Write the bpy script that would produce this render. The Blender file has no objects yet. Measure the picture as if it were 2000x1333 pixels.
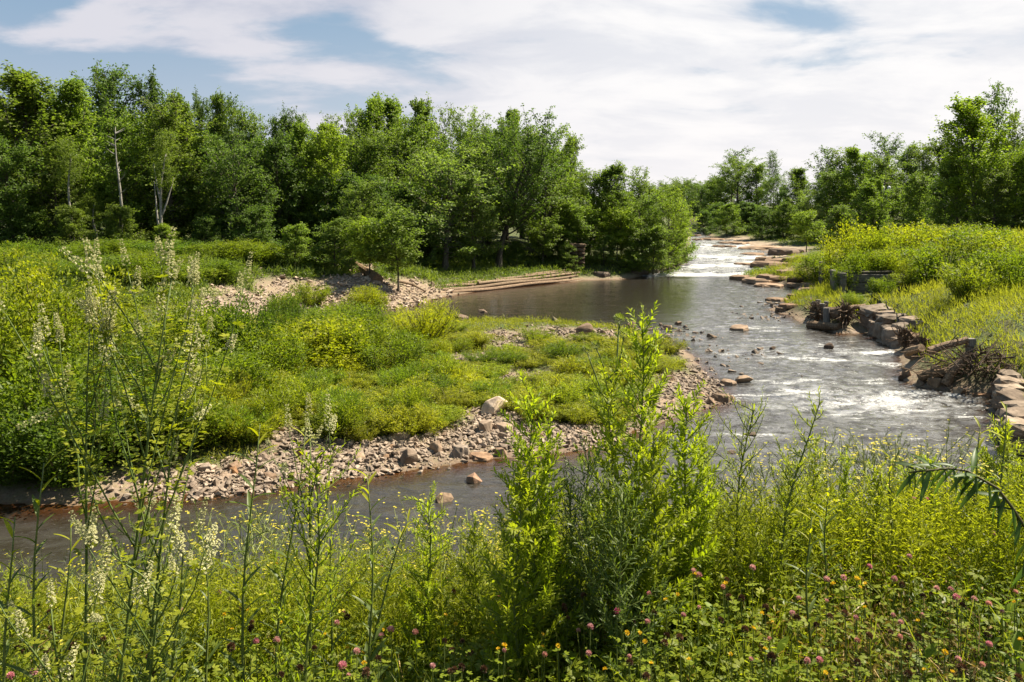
import bpy, bmesh, math, random
import numpy as np
from mathutils import Vector, Matrix

R = math.radians
scn = bpy.context.scene
COL = scn.collection

# ------------------------------------------------------------------ camera, sky, sun, exposure
EYE = 7.0            # metres above the river
F = 1570.0           # focal length in photograph pixels (photo is 2000 wide)
Y0 = 400.0           # horizon row
cam = bpy.data.cameras.new('camera')
cam.lens = 36 * F / 2000
cam.sensor_width = 36
cam.shift_y = -(666.5 - Y0) / 2000
cam.clip_start = 0.05
cam.clip_end = 6000
camo = bpy.data.objects.new('camera', cam)
camo.location = (0, 0, EYE)
camo.rotation_euler = (R(90), 0, 0)
COL.objects.link(camo)
scn.camera = camo

SUN_AZ, SUN_EL = R(68), R(54)     # to the right of the view direction, a little beyond the river
sun = bpy.data.lights.new('sun', 'SUN')
sun.energy = 4.3
sun.angle = R(0.6)
sun.color = (1.0, 0.91, 0.73)
suno = bpy.data.objects.new('sun', sun)
S = Vector((math.sin(SUN_AZ) * math.cos(SUN_EL), math.cos(SUN_AZ) * math.cos(SUN_EL), math.sin(SUN_EL)))
suno.rotation_euler = S.to_track_quat('Z', 'Y').to_euler()
suno.location = S * 100
COL.objects.link(suno)

world = bpy.data.worlds.new('World')
scn.world = world
world.use_nodes = True


class NT:
    """tiny node-tree helper"""
    def __init__(s, tree):
        s.t = tree
        tree.nodes.clear()

    def n(s, kind, ins=None, **kw):
        nd = s.t.nodes.new(kind)
        for k, v in kw.items():
            setattr(nd, k, v)
        for k, v in (ins or {}).items():
            sock = nd.inputs[k]
            if isinstance(v, bpy.types.NodeSocket):
                s.t.links.new(v, sock)
            else:
                sock.default_value = v
        return nd

    def math(s, op, a, b=0.0, c=0.0, clamp=False):
        nd = s.n('ShaderNodeMath', {0: a, 1: b, 2: c}, operation=op)
        nd.use_clamp = clamp
        return nd.outputs[0]

    def ramp(s, fac, stops, interp='LINEAR'):
        nd = s.n('ShaderNodeValToRGB', {'Fac': fac})
        cr = nd.color_ramp
        cr.interpolation = interp
        while len(cr.elements) < len(stops):
            cr.elements.new(0.5)
        for e, (p, c) in zip(cr.elements, stops):
            e.position = p
            e.color = c if len(c) == 4 else (*c, 1)
        return nd.outputs['Color']

    def mix(s, fac, a, b, blend='MIX'):
        nd = s.n('ShaderNodeMix', data_type='RGBA', blend_type=blend)
        for i, v in ((0, fac), (6, a), (7, b)):
            if isinstance(v, bpy.types.NodeSocket):
                s.t.links.new(v, nd.inputs[i])
            else:
                nd.inputs[i].default_value = v if i == 0 or len(v) == 4 else (*v, 1)
        return nd.outputs[2]

    def smooth(s, v, lo, hi):
        nd = s.n('ShaderNodeMapRange', {'Value': v, 'From Min': lo, 'From Max': hi}, interpolation_type='SMOOTHSTEP')
        return nd.outputs[0]


def build_sky():
    w = NT(world.node_tree)
    sky = w.n('ShaderNodeTexSky', sky_type='NISHITA')
    sky.sun_disc = False
    sky.sun_elevation = SUN_EL
    sky.sun_rotation = SUN_AZ
    sky.air_density = 1.0
    sky.dust_density = 1.5
    tc = w.n('ShaderNodeTexCoord')
    sep = w.n('ShaderNodeSeparateXYZ', {0: tc.outputs['Generated']})
    x, y, z = sep.outputs
    zz = w.math('MAXIMUM', z, 0.0)
    den = w.math('ADD', zz, 0.20)
    cx = w.math('DIVIDE', x, den)
    cy = w.math('DIVIDE', y, den)
    cv = w.n('ShaderNodeCombineXYZ', {0: cx, 1: cy, 2: 0.0}).outputs[0]
    mp = w.n('ShaderNodeMapping', {'Vector': cv, 'Location': (3.3, 1.7, 0.0), 'Scale': (0.55, 0.75, 1)}).outputs[0]
    n1 = w.n('ShaderNodeTexNoise', {'Vector': mp, 'Scale': 1.7, 'Detail': 9.0, 'Roughness': 0.55, 'Distortion': 0.35}).outputs['Fac']
    n2 = w.n('ShaderNodeTexNoise', {'Vector': mp, 'Scale': 3.4, 'Detail': 7.0, 'Roughness': 0.58, 'Distortion': 0.3}).outputs['Fac']
    # cloud is thicker towards the sun's side of the sky, where the bank of cloud stands
    side = w.n('ShaderNodeVectorMath', {0: tc.outputs['Generated'], 1: (0.62, 0.78, 0.0)}, operation='DOT_PRODUCT').outputs['Value']
    cover = w.smooth(side, 0.35, 0.95)
    dens = w.math('ADD', w.math('MULTIPLY', n1, 0.75), w.math('MULTIPLY', n2, 0.25))
    dens = w.math('ADD', dens, w.math('MULTIPLY', cover, 0.20))
    mask = w.smooth(dens, 0.515, 0.625)
    shade = w.smooth(n2, 0.35, 0.62)
    lit = w.mix(shade, (5.0, 5.1, 5.4), (6.5, 6.4, 6.3))
    dull = w.mix(shade, (3.0, 3.25, 4.0), (4.7, 4.65, 5.0))
    ccol = w.mix(w.smooth(side, 0.55, 0.9), dull, lit)
    blue = w.mix(0.75, sky.outputs['Color'], (0.95, 2.05, 3.1))
    col = w.mix(w.math('MULTIPLY', mask, 0.95), blue, ccol)
    hz = w.math('POWER', w.math('SUBTRACT', 1.0, zz), 6.5)
    hcol = w.mix(w.smooth(side, 0.3, 0.95), (4.5, 4.4, 4.9), (6.1, 5.85, 5.85))
    col = w.mix(w.math('MULTIPLY', hz, 0.92), col, hcol)
    bg = w.n('ShaderNodeBackground', {'Color': col, 'Strength': 0.05})
    out = w.n('ShaderNodeOutputWorld', {'Surface': bg.outputs[0]})


build_sky()
world.cycles.sampling_method = 'MANUAL'
world.cycles.sample_map_resolution = 512
scn.view_settings.view_transform = 'Standard'
scn.view_settings.look = 'None'
scn.view_settings.exposure = 1.7
scn.view_settings.gamma = 1.0
scn.view_settings.use_curve_mapping = False
scn.render.engine = 'CYCLES'
scn.cycles.max_bounces = 6
scn.cycles.diffuse_bounces = 3
scn.cycles.glossy_bounces = 3
scn.cycles.transmission_bounces = 4
scn.cycles.transparent_max_bounces = 8
scn.cycles.caustics_reflective = False
scn.cycles.caustics_refractive = False
scn.cycles.sample_clamp_indirect = 6.0

# ------------------------------------------------------------------ numbers and noise
rng = np.random.default_rng(7)
_T = np.random.default_rng(11).random((256, 256))


def vnoise(x, y, seed=0):
    x = np.asarray(x, float) + seed * 37.13
    y = np.asarray(y, float) + seed * 91.71
    xi = np.floor(x).astype(int)
    yi = np.floor(y).astype(int)
    fx, fy = x - xi, y - yi
    fx = fx * fx * (3 - 2 * fx)
    fy = fy * fy * (3 - 2 * fy)
    a = _T[xi & 255, yi & 255]
    b = _T[(xi + 1) & 255, yi & 255]
    c = _T[xi & 255, (yi + 1) & 255]
    d = _T[(xi + 1) & 255, (yi + 1) & 255]
    return (a * (1 - fx) + b * fx) * (1 - fy) + (c * (1 - fx) + d * fx) * fy


def fbm(x, y, seed=0, octv=4, gain=0.5):
    s, a, t = 0, 1.0, 0
    for o in range(octv):
        s = s + a * vnoise(x * 2 ** o, y * 2 ** o, seed + o)
        t += a
        a *= gain
    return s / t


def sstep(a, b, x):
    t = np.clip((x - a) / (b - a), 0, 1)
    return t * t * (3 - 2 * t)


def wlevel(y):
    """height of the water surface: flat pool near the camera, climbing through the rapids"""
    return np.interp(y, [0, 76, 79, 90, 100, 112, 125, 150, 200, 400], [0, 0, 0.22, 0.55, 0.85, 1.2, 1.6, 2.2, 2.4, 2.6])


def PW(px, py):
    """point of the water surface that stands at this place of the photograph"""
    w = 0.0
    for _ in range(30):
        d = (EYE - w) * F / (py - Y0)
        w = 0.5 * w + 0.5 * float(wlevel(d))
    return ((px - 1000) * d / F, d)


# ------------------------------------------------------------------ terrain
shore = [(-90, 17.5), (-40, 18.0)]
shore += [PW(*p) for p in [(0, 985), (150, 990), (330, 972), (500, 958), (650, 942), (780, 925), (950, 898), (1130, 885), (1280, 832), (1390, 797),
                           (1425, 782), (1390, 745), (1365, 712), (1330, 678), (1250, 657), (1100, 641), (950, 637), (880, 639), (800, 636), (700, 630),
                           (610, 624), (596, 616), (640, 611), (700, 613), (745, 606), (800, 599), (850, 583), (930, 570), (1000, 562), (1140, 548),
                           (1215, 546), (1300, 532), (1336, 520), (1348, 500), (1350, 480), (1350, 460), (1349, 447)]]
shore += [(43, 230), (40, 300), (52, 300), (52, 230)]
shore += [PW(*p) for p in [(1376, 446), (1386, 463), (1430, 472), (1470, 484), (1500, 495), (1478, 512), (1500, 528), (1430, 542), (1480, 556), (1545, 562),
                           (1575, 575), (1545, 592), (1500, 605), (1545, 618), (1570, 634), (1640, 653), (1692, 650), (1758, 692), (1764, 742), (1800, 757),
                           (1880, 768), (1944, 778), (1950, 800), (1958, 840)]]
shore += [(14.6, 21), (13.4, 17), (10, 13.6), (5, 12.2), (0, 11.6), (-10, 11.2), (-25, 10.6), (-90, 10)]
shore = np.array(shore, float)


def river_sd(x, y):
    """signed distance to the water's edge, positive on land"""
    x = np.asarray(x, float).ravel()
    y = np.asarray(y, float).ravel()
    d2 = np.full(x.shape, 1e18)
    ins = np.zeros(x.shape, bool)
    n = len(shore)
    for i in range(n):
        ax, ay = shore[i]
        bx, by = shore[(i + 1) % n]
        ex, ey = bx - ax, by - ay
        t = np.clip(((x - ax) * ex + (y - ay) * ey) / (ex * ex + ey * ey + 1e-12), 0, 1)
        d2 = np.minimum(d2, (x - ax - t * ex) ** 2 + (y - ay - t * ey) ** 2)
        c = (ay > y) != (by > y)
        with np.errstate(divide='ignore', invalid='ignore'):
            xi = ex * (y - ay) / (by - ay if by != ay else 1e-12) + ax
        ins ^= c & (x < xi)
    d = np.sqrt(d2)
    return np.where(ins, -d, d)


# land height above the water (H) reached L metres from the water's edge
HL = np.array([
    (0, 33, 0.45, 4), (5, 30, 0.4, 4), (-6, 27, 0.55, 4), (-13, 26, 0.9, 5), (-22, 27, 1.3, 6), (-20, 38, 1.3, 8), (-10, 40, 0.6, 5), (-40, 30, 1.8, 8),
    (-14, 54, 2.0, 7), (-9, 60, 1.9, 6), (-20, 58, 3.0, 9), (-30, 50, 3.0, 10), (-28, 62, 3.3, 10), (-45, 55, 3.2, 10), (-40, 80, 3.6, 10), (-15, 66, 2.6, 8),
    (-6, 70, 1.0, 4), (0, 76, 1.0, 4), (8, 82, 1.1, 4), (16, 88, 1.1, 4), (-5, 90, 2.5, 10), (15, 110, 2.5, 8), (25, 150, 3.0, 8), (0, 150, 4.0, 10),
    (34, 100, 0.5, 9), (40, 118, 0.5, 10), (30, 80, 0.45, 6), (36, 84, 1.6, 8), (60, 110, 3.2, 12), (60, 160, 4.0, 10), (24, 60, 1.0, 5), (28, 64, 2.3, 7),
    (34, 70, 3.6, 9), (22, 50, 1.2, 4), (30, 52, 3.9, 10), (40, 50, 4.7, 12), (40, 65, 4.5, 12), (24, 42, 2.6, 6), (21, 36, 2.4, 4), (24, 34, 2.9, 5.5), (20, 29, 1.5, 3),
    (24, 26, 3.0, 6), (30, 36, 4.3, 11), (45, 38, 5.2, 14), (60, 70, 4.6, 14),
], float)


def zt_raw(x, y):
    x = np.asarray(x, float).ravel()
    y = np.asarray(y, float).ravel()
    sd = river_sd(x, y)
    W = np.zeros_like(x)
    Hs = np.zeros_like(x)
    Ls = np.zeros_like(x)
    for (cx, cy, h, l) in HL:
        w = 1.0 / (((x - cx) ** 2 + (y - cy) ** 2) + 4.0) ** 2
        W += w
        Hs += w * h
        Ls += w * l
    Hs /= W
    Ls /= W
    t = np.clip(sd / Ls, 0, 1)
    z = wlevel(y) + Hs * np.sin(t * math.pi / 2) ** 1.1
    # the bank the photograph was taken from
    own = np.interp(sd, [0, 4, 7.4, 9.8, 12, 40], [0, 2.3, 4.62, 5.12, 5.3, 5.4])
    k = sstep(2, -2, y - np.interp(x, [-60, 8, 14, 22, 60], [14, 14.5, 18, 20, 22]))
    z = z * (1 - k) + own * k
    z = z + 0.24 * sstep(-.3, 1.0, x) * sstep(2.2, 3.4, y) * sstep(6.8, 4.9, y)
    far = sstep(150, 400, np.hypot(x, y))
    z = z + far * 2.0
    bumps = (fbm(x * 0.45, y * 0.45, 3) - 0.5) * 0.5 * sstep(1.5, 8, sd) + (fbm(x * 1.7, y * 1.7, 5) - 0.5) * 0.16 * sstep(0.0, 2, sd)
    z = z + bumps * np.where(y < 8, 0.35, 1.0)
    bed = wlevel(y) - 0.02 - 0.75 * sstep(0, 3.2, -sd) + (fbm(x * 1.1, y * 1.1, 9) - 0.5) * 0.1
    return np.where(sd > 0, np.maximum(z, wlevel(y) + 0.01), bed), sd


xs = np.concatenate([-np.geomspace(1500, 62, 22), np.arange(-60, 60.1, 0.5), np.geomspace(62, 1500, 22)])
ys = np.concatenate([-np.geomspace(400, 4, 10), np.arange(-3, 14, 0.3), np.arange(14, 60, 0.4), np.arange(60, 132, 0.7), np.arange(132, 240, 2.5), np.geomspace(244, 2600, 22)])
GX, GY = np.meshgrid(xs, ys)
gz, gsd = zt_raw(GX, GY)
GZ = gz.reshape(GX.shape)
GSD = gsd.reshape(GX.shape)


def _samp(A, x, y):
    x = np.asarray(x, float)
    y = np.asarray(y, float)
    i = np.clip(np.searchsorted(xs, x) - 1, 0, len(xs) - 2)
    j = np.clip(np.searchsorted(ys, y) - 1, 0, len(ys) - 2)
    u = np.clip((x - xs[i]) / (xs[i + 1] - xs[i]), 0, 1)
    v = np.clip((y - ys[j]) / (ys[j + 1] - ys[j]), 0, 1)
    return (A[j, i] * (1 - u) + A[j, i + 1] * u) * (1 - v) + (A[j + 1, i] * (1 - u) + A[j + 1, i + 1] * u) * v


def zt(x, y):
    return _samp(GZ, x, y)


def sdt(x, y):
    return _samp(GSD, x, y)


_dd = np.concatenate([np.arange(1.5, 20, 0.05), np.arange(20, 300, 0.15)])


def ground(px, py):
    """where the photograph's pixel meets the ground or the water"""
    x = (px - 1000) / F * _dd
    z = EYE - (py - Y0) / F * _dd
    g = np.maximum(zt(x, _dd), wlevel(_dd))
    k = np.argmax(z < g)
    if not (z < g).any():
        k = len(_dd) - 1
    return float(x[k]), float(_dd[k]), float(g[k])


def px_of(x, y, z):
    return 1000 + F * x / y, Y0 + F * (EYE - z) / y


# ------------------------------------------------------------------ meshes
class Geo:
    """vertices, triangles and a per-vertex tint, gathered with numpy and written as one mesh"""
    def __init__(s):
        s.v, s.f, s.t, s.m, s.n = [], [], [], [], 0

    def add(s, V, T, tint=0.5, mat=0):
        V = np.asarray(V, float).reshape(-1, 3)
        T = np.asarray(T, int).reshape(-1, 3)
        s.v.append(V)
        s.f.append(T + s.n)
        s.t.append(np.broadcast_to(np.asarray(tint, float), (len(V),)).copy())
        s.m.append(np.full(len(T), mat, int))
        s.n += len(V)

    def inst(s, tmpl, P, X, Y, Z, tint, mat=0):
        """many copies of a template (verts, tris): P positions, X/Y/Z scaled axes"""
        tv, tf = tmpl
        n, k = len(P), len(tv)
        V = P[:, None, :] + tv[None, :, 0, None] * X[:, None, :] + tv[None, :, 1, None] * Y[:, None, :] + tv[None, :, 2, None] * Z[:, None, :]
        T = (tf[None] + (np.arange(n) * k)[:, None, None]).reshape(-1, 3)
        s.add(V.reshape(-1, 3), T, np.repeat(np.broadcast_to(np.asarray(tint, float), (n,)), k), mat)

    def tube(s, pts, rad, sides=5, tint=0.5, mat=0, cap=True):
        pts = np.asarray(pts, float)
        rad = np.broadcast_to(np.asarray(rad, float), (len(pts),))
        tg = np.gradient(pts, axis=0)
        tg /= np.linalg.norm(tg, axis=1)[:, None] + 1e-12
        ref = np.array([0, 0, 1.0]) if abs(tg[:, 2]).mean() < 0.8 else np.array([1.0, 0, 0])
        a = np.cross(tg, ref)
        a /= np.linalg.norm(a, axis=1)[:, None] + 1e-12
        b = np.cross(tg, a)
        th = np.arange(sides) * 2 * math.pi / sides
        V = pts[:, None] + rad[:, None, None] * (np.cos(th)[None, :, None] * a[:, None] + np.sin(th)[None, :, None] * b[:, None])
        n = len(pts)
        i = np.arange(n - 1)[:, None] * sides
        j = np.arange(sides)[None]
        jn = (j + 1) % sides
        A, B, C, D = i + j, i + jn, i + sides + jn, i + sides + j
        T = np.concatenate([np.stack([A, D, C], -1).reshape(-1, 3), np.stack([A, C, B], -1).reshape(-1, 3)])
        if cap and sides > 3:
            e = (n - 1) * sides
            T = np.concatenate([T, [(e, e + q + 1, e + q) for q in range(1, sides - 1)], [(0, q, q + 1) for q in range(1, sides - 1)]])
        s.add(V.reshape(-1, 3), T, tint, mat)

    def arrays(s):
        return np.concatenate(s.v), np.concatenate(s.f), np.concatenate(s.t), np.concatenate(s.m)

    def mesh(s, name, mats, smooth=False):
        V, T, t, m = s.arrays()
        me = bpy.data.meshes.new(name)
        me.vertices.add(len(V))
        me.vertices.foreach_set('co', V.astype(np.float32).ravel())
        me.loops.add(len(T) * 3)
        me.loops.foreach_set('vertex_index', T.astype(np.int32).ravel())
        me.polygons.add(len(T))
        me.polygons.foreach_set('loop_start', np.arange(0, len(T) * 3, 3, dtype=np.int32))
        for mm in (mats if isinstance(mats, (list, tuple)) else [mats]):
            me.materials.append(mm)
        me.polygons.foreach_set('material_index', m.astype(np.int32))
        me.polygons.foreach_set('use_smooth', np.full(len(T), smooth, bool))
        at = me.attributes.new('tint', 'FLOAT', 'POINT')
        at.data.foreach_set('value', t.astype(np.float32))
        me.update(calc_edges=True)
        return me


def set_attr(me, name, vals):
    at = me.attributes.new(name, 'FLOAT', 'POINT')
    at.data.foreach_set('value', np.asarray(vals, np.float32).ravel())


def obj(name, me, parent=None, loc=None, rot=None, scale=None, color=None):
    o = bpy.data.objects.new(name, me)
    COL.objects.link(o)
    if parent is not None:
        o.parent = parent
    if loc is not None:
        o.location = loc
    if rot is not None:
        o.rotation_euler = rot
    if scale is not None:
        o.scale = scale if hasattr(scale, '__len__') else (scale,) * 3
    if color is not None:
        o.color = (*color, 1)
    return o


def tag(o, label, cat=None, group=None, kind=None):
    o['label'] = label
    if cat:
        o['category'] = cat
    if group:
        o['group'] = group
    if kind or cat:
        o['kind'] = kind or 'thing'
    return o


def empty(name, loc, rotz=0.0, scale=None):
    o = bpy.data.objects.new(name, None)
    o.empty_display_size = 0.2
    COL.objects.link(o)
    o.location = loc
    o.rotation_euler = (0, 0, rotz)
    if scale is not None:
        o.scale = scale if hasattr(scale, '__len__') else (scale,) * 3
    return o


def norm(v):
    return v / (np.linalg.norm(v, axis=-1, keepdims=True) + 1e-12)


def frames(d, up):
    """orthonormal frames: Y along d, Z near up"""
    y = norm(d)
    x = norm(np.cross(y, up))
    z = np.cross(x, y)
    return x, y, z


# leaf shapes: Y runs from stalk to tip
def T_(v, f):
    return np.array(v, float), np.array(f, int)


LEAF2 = T_([(0, 0, 0), (-.5, .5, .12), (0, 1, -.05), (.5, .5, .12)], [(0, 3, 2), (0, 2, 1)])
LEAF1 = T_([(-.5, 0, 0), (.5, 0, 0), (0, 1, 0)], [(0, 1, 2)])
OVAL = T_([(0, 0, 0), (-.38, .3, .06), (-.42, .65, .08), (0, 1, 0), (.42, .65, .08), (.38, .3, .06)], [(0, 5, 1), (1, 5, 4), (1, 4, 2), (2, 4, 3)])
LANCE = T_([(0, 0, 0), (-.5, .35, .10), (.5, .35, .10), (-.33, .7, .06), (.33, .7, .06), (0, 1, -.14), (0, .35, 0), (0, .7, -.03)],
           [(0, 6, 1), (0, 2, 6), (1, 6, 7), (1, 7, 3), (6, 2, 4), (6, 4, 7), (3, 7, 5), (7, 4, 5)])
BLADE = T_([(-.5, 0, 0), (.5, 0, 0), (-.4, .45, .05), (.4, .45, .05), (-.25, .8, .0), (.25, .8, .0), (0, 1, -.08)],
           [(0, 1, 3), (0, 3, 2), (2, 3, 5), (2, 5, 4), (4, 5, 6)])


def rdir(n, r=rng):
    return norm(r.normal(size=(n, 3)))


# ------------------------------------------------------------------ materials
def new_mat(name):
    m = bpy.data.materials.new(name)
    m.use_nodes = True
    return m, NT(m.node_tree)


def leaf_mat(name, dark, light, trans=0.38, tcol=None, gloss=0.25, rough=0.5, objcol=True):
    """leaf: diffuse front, light shining through the back; varies leaf by leaf and plant by plant"""
    m, n = new_mat(name)
    at = n.n('ShaderNodeAttribute', attribute_name='tint').outputs['Fac']
    base = n.mix(at, dark, light)
    if objcol:
        oi = n.n('ShaderNodeObjectInfo')
        base = n.mix(1.0, base, oi.outputs['Color'], 'MULTIPLY')
    p = n.n('ShaderNodeBsdfPrincipled', {'Base Color': base, 'Roughness': rough, 'Specular IOR Level': gloss})
    tc = n.mix(1.0, base, tcol or (1.5, 1.55, 0.55), 'MULTIPLY')
    tr = n.n('ShaderNodeBsdfTranslucent', {'Color': tc})
    mx = n.n('ShaderNodeMixShader', {0: trans, 1: p.outputs[0], 2: tr.outputs[0]})
    n.n('ShaderNodeOutputMaterial', {'Surface': mx.outputs[0]})
    return m


def plain_mat(name, c1, c2, scale=6.0, rough=0.85, bump=0.4, bscale=None, stretch=(1, 1, 1), objcol=False, tinted=False, dist=0.02):
    m, n = new_mat(name)
    tc = n.n('ShaderNodeTexCoord').outputs['Object']
    mp = n.n('ShaderNodeMapping', {'Vector': tc, 'Scale': stretch}).outputs[0]
    nz = n.n('ShaderNodeTexNoise', {'Vector': mp, 'Scale': scale, 'Detail': 6.0, 'Roughness': 0.65}).outputs['Fac']
    base = n.mix(n.smooth(nz, 0.3, 0.7), c1, c2)
    if tinted:
        at = n.n('ShaderNodeAttribute', attribute_name='tint').outputs['Fac']
        g = n.math('ADD', n.math('MULTIPLY', at, 1.0), 0.5)
        gc = n.n('ShaderNodeCombineColor', {0: g, 1: g, 2: g}).outputs[0]
        base = n.mix(1.0, base, gc, 'MULTIPLY')
    if objcol:
        base = n.mix(1.0, base, n.n('ShaderNodeObjectInfo').outputs['Color'], 'MULTIPLY')
    nb = n.n('ShaderNodeTexNoise', {'Vector': mp, 'Scale': bscale or scale * 3, 'Detail': 5.0, 'Roughness': 0.6}).outputs['Fac']
    bp = n.n('ShaderNodeBump', {'Height': nb, 'Strength': bump, 'Distance': dist}).outputs[0]
    p = n.n('ShaderNodeBsdfPrincipled', {'Base Color': base, 'Roughness': rough, 'Specular IOR Level': 0.3, 'Normal': bp})
    n.n('ShaderNodeOutputMaterial', {'Surface': p.outputs[0]})
    return m


M = {}
M['tree_leaf'] = leaf_mat('tree_leaf', (0.085, 0.130, 0.024), (0.185, 0.240, 0.044), trans=0.5, tcol=(1.35, 1.5, .6))
M['shrub_leaf'] = leaf_mat('shrub_leaf', (0.085, 0.120, 0.012), (0.215, 0.245, 0.026), trans=0.52)
M['weed_leaf'] = leaf_mat('weed_leaf', (0.140, 0.160, 0.020), (0.275, 0.275, 0.044), trans=0.52)
M['meadow'] = leaf_mat('meadow', (0.080, 0.125, 0.026), (0.175, 0.215, 0.042), trans=0.5)
M['near_leaf'] = leaf_mat('near_leaf', (0.075, 0.105, 0.010), (0.230, 0.250, 0.024), trans=0.52, gloss=0.22, rough=0.5)
M['near_dark'] = leaf_mat('near_dark', (0.055, 0.090, 0.020), (0.130, 0.165, 0.036), trans=0.48, gloss=0.3, rough=0.45)
M['straw'] = leaf_mat('straw', (0.12, 0.075, 0.035), (0.42, 0.31, 0.15), trans=0.2, tcol=(1.2, 1.1, 0.8))
M['dry_leaf'] = leaf_mat('dry_leaf', (0.055, 0.045, 0.012), (0.19, 0.145, 0.035), trans=0.4, tcol=(1.3, 1.15, .6))
M['white_petal'] = leaf_mat('white_petal', (0.36, 0.34, 0.14), (0.58, 0.56, 0.33), trans=0.4, tcol=(1, 1, .9), objcol=False)
M['yellow_petal'] = leaf_mat('yellow_petal', (0.55, 0.30, 0.010), (0.65, 0.46, 0.02), trans=0.4, tcol=(1, 1, .8), objcol=False)
M['pale_yellow'] = leaf_mat('pale_yellow', (0.50, 0.42, 0.03), (0.60, 0.54, 0.08), trans=0.4, tcol=(1, 1, .8), objcol=False)
M['pink_petal'] = leaf_mat('pink_petal', (0.30, 0.10, 0.11), (0.64, 0.38, 0.36), trans=0.35, tcol=(1, 1, 1))
M['brown_head'] = leaf_mat('brown_head', (0.035, 0.018, 0.010), (0.13, 0.070, 0.035), trans=0.15, tcol=(1.1, .9, .7))
M['stem'] = plain_mat('stem', (0.06, 0.09, 0.02), (0.13, 0.15, 0.035), 20, 0.55, 0.1, objcol=True)
M['dark_stem'] = plain_mat('dark_stem', (0.05, 0.045, 0.018), (0.10, 0.085, 0.03), 20, 0.6, 0.2)
M['bark'] = plain_mat('bark', (0.050, 0.042, 0.032), (0.13, 0.11, 0.085), 5, 0.9, 0.7, stretch=(3, 3, .7), objcol=True, dist=0.05)
M['birch'] = plain_mat('birch', (0.13, 0.12, 0.10), (0.28, 0.26, 0.23), 4, 0.8, 0.3, stretch=(1, 1, 2))
M['driftwood'] = plain_mat('driftwood', (0.09, 0.065, 0.045), (0.27, 0.21, 0.15), 3, 0.85, 0.6, stretch=(4, 4, 4), objcol=True, dist=0.03)
M['post_wood'] = plain_mat('post_wood', (0.10, 0.09, 0.08), (0.21, 0.19, 0.165), 5, 0.9, 0.5, stretch=(4, 4, .5), dist=0.03)
M['stone'] = plain_mat('stone', (0.135, 0.100, 0.074), (0.29, 0.225, 0.172), 2.6, 0.9, 0.5, objcol=True, tinted=True, dist=0.04)
M['concrete'] = plain_mat('concrete', (0.075, 0.066, 0.056), (0.17, 0.152, 0.13), 2.0, 0.9, 0.5, stretch=(1, 1, 3), dist=0.04)
M['fabric'] = plain_mat('fabric', (0.012, 0.012, 0.013), (0.03, 0.03, 0.03), 8, 0.8, 0.3)
M['pole_wood'] = plain_mat('pole_wood', (0.05, 0.04, 0.03), (0.10, 0.085, 0.07), 5, 0.9, 0.3)
M['grey_metal'] = plain_mat('grey_metal', (0.40, 0.41, 0.42), (0.52, 0.53, 0.54), 5, 0.5, 0.05)


def ground_material():
    m, n = new_mat('ground')
    tc = n.n('ShaderNodeTexCoord').outputs['Object']
    gr = n.n('ShaderNodeAttribute', attribute_name='gravel').outputs['Fac']
    wet = n.n('ShaderNodeAttribute', attribute_name='wet').outputs['Fac']
    rock = n.n('ShaderNodeAttribute', attribute_name='rock').outputs['Fac']
    n1 = n.n('ShaderNodeTexNoise', {'Vector': tc, 'Scale': 1.6, 'Detail': 7.0, 'Roughness': 0.65}).outputs['Fac']
    n2 = n.n('ShaderNodeTexNoise', {'Vector': tc, 'Scale': 9.0, 'Detail': 6.0, 'Roughness': 0.7}).outputs['Fac']
    vo = n.n('ShaderNodeTexVoronoi', {'Vector': tc, 'Scale': 7.0, 'Randomness': 1.0})
    soil = n.mix(n.smooth(n1, 0.35, 0.65), (0.055, 0.050, 0.018), (0.060, 0.085, 0.018))
    sand = n.mix(n.smooth(n2, 0.3, 0.7), (0.13, 0.088, 0.052), (0.23, 0.165, 0.105))
    peb = n.mix(0.35, sand, n.mix(0.94, vo.outputs['Color'], (0.26, 0.20, 0.145)))
    ledge = n.mix(n.smooth(n1, 0.35, 0.65), (0.19, 0.14, 0.10), (0.31, 0.24, 0.175))
    col = n.mix(gr, soil, peb)
    col = n.mix(rock, col, ledge)
    col = n.mix(wet, col, n.mix(1.0, col, (0.42, 0.32, 0.23), 'MULTIPLY'))
    rg = n.math('SUBTRACT', 0.9, n.math('MULTIPLY', wet, 0.5))
    h = n.math('ADD', n.math('MULTIPLY', vo.outputs['Distance'], -0.6), n2)
    bp = n.n('ShaderNodeBump', {'Height': h, 'Strength': 0.6, 'Distance': 0.06}).outputs[0]
    p = n.n('ShaderNodeBsdfPrincipled', {'Base Color': col, 'Roughness': rg, 'Specular IOR Level': 0.3, 'Normal': bp})
    n.n('ShaderNodeOutputMaterial', {'Surface': p.outputs[0]})
    return m


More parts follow.
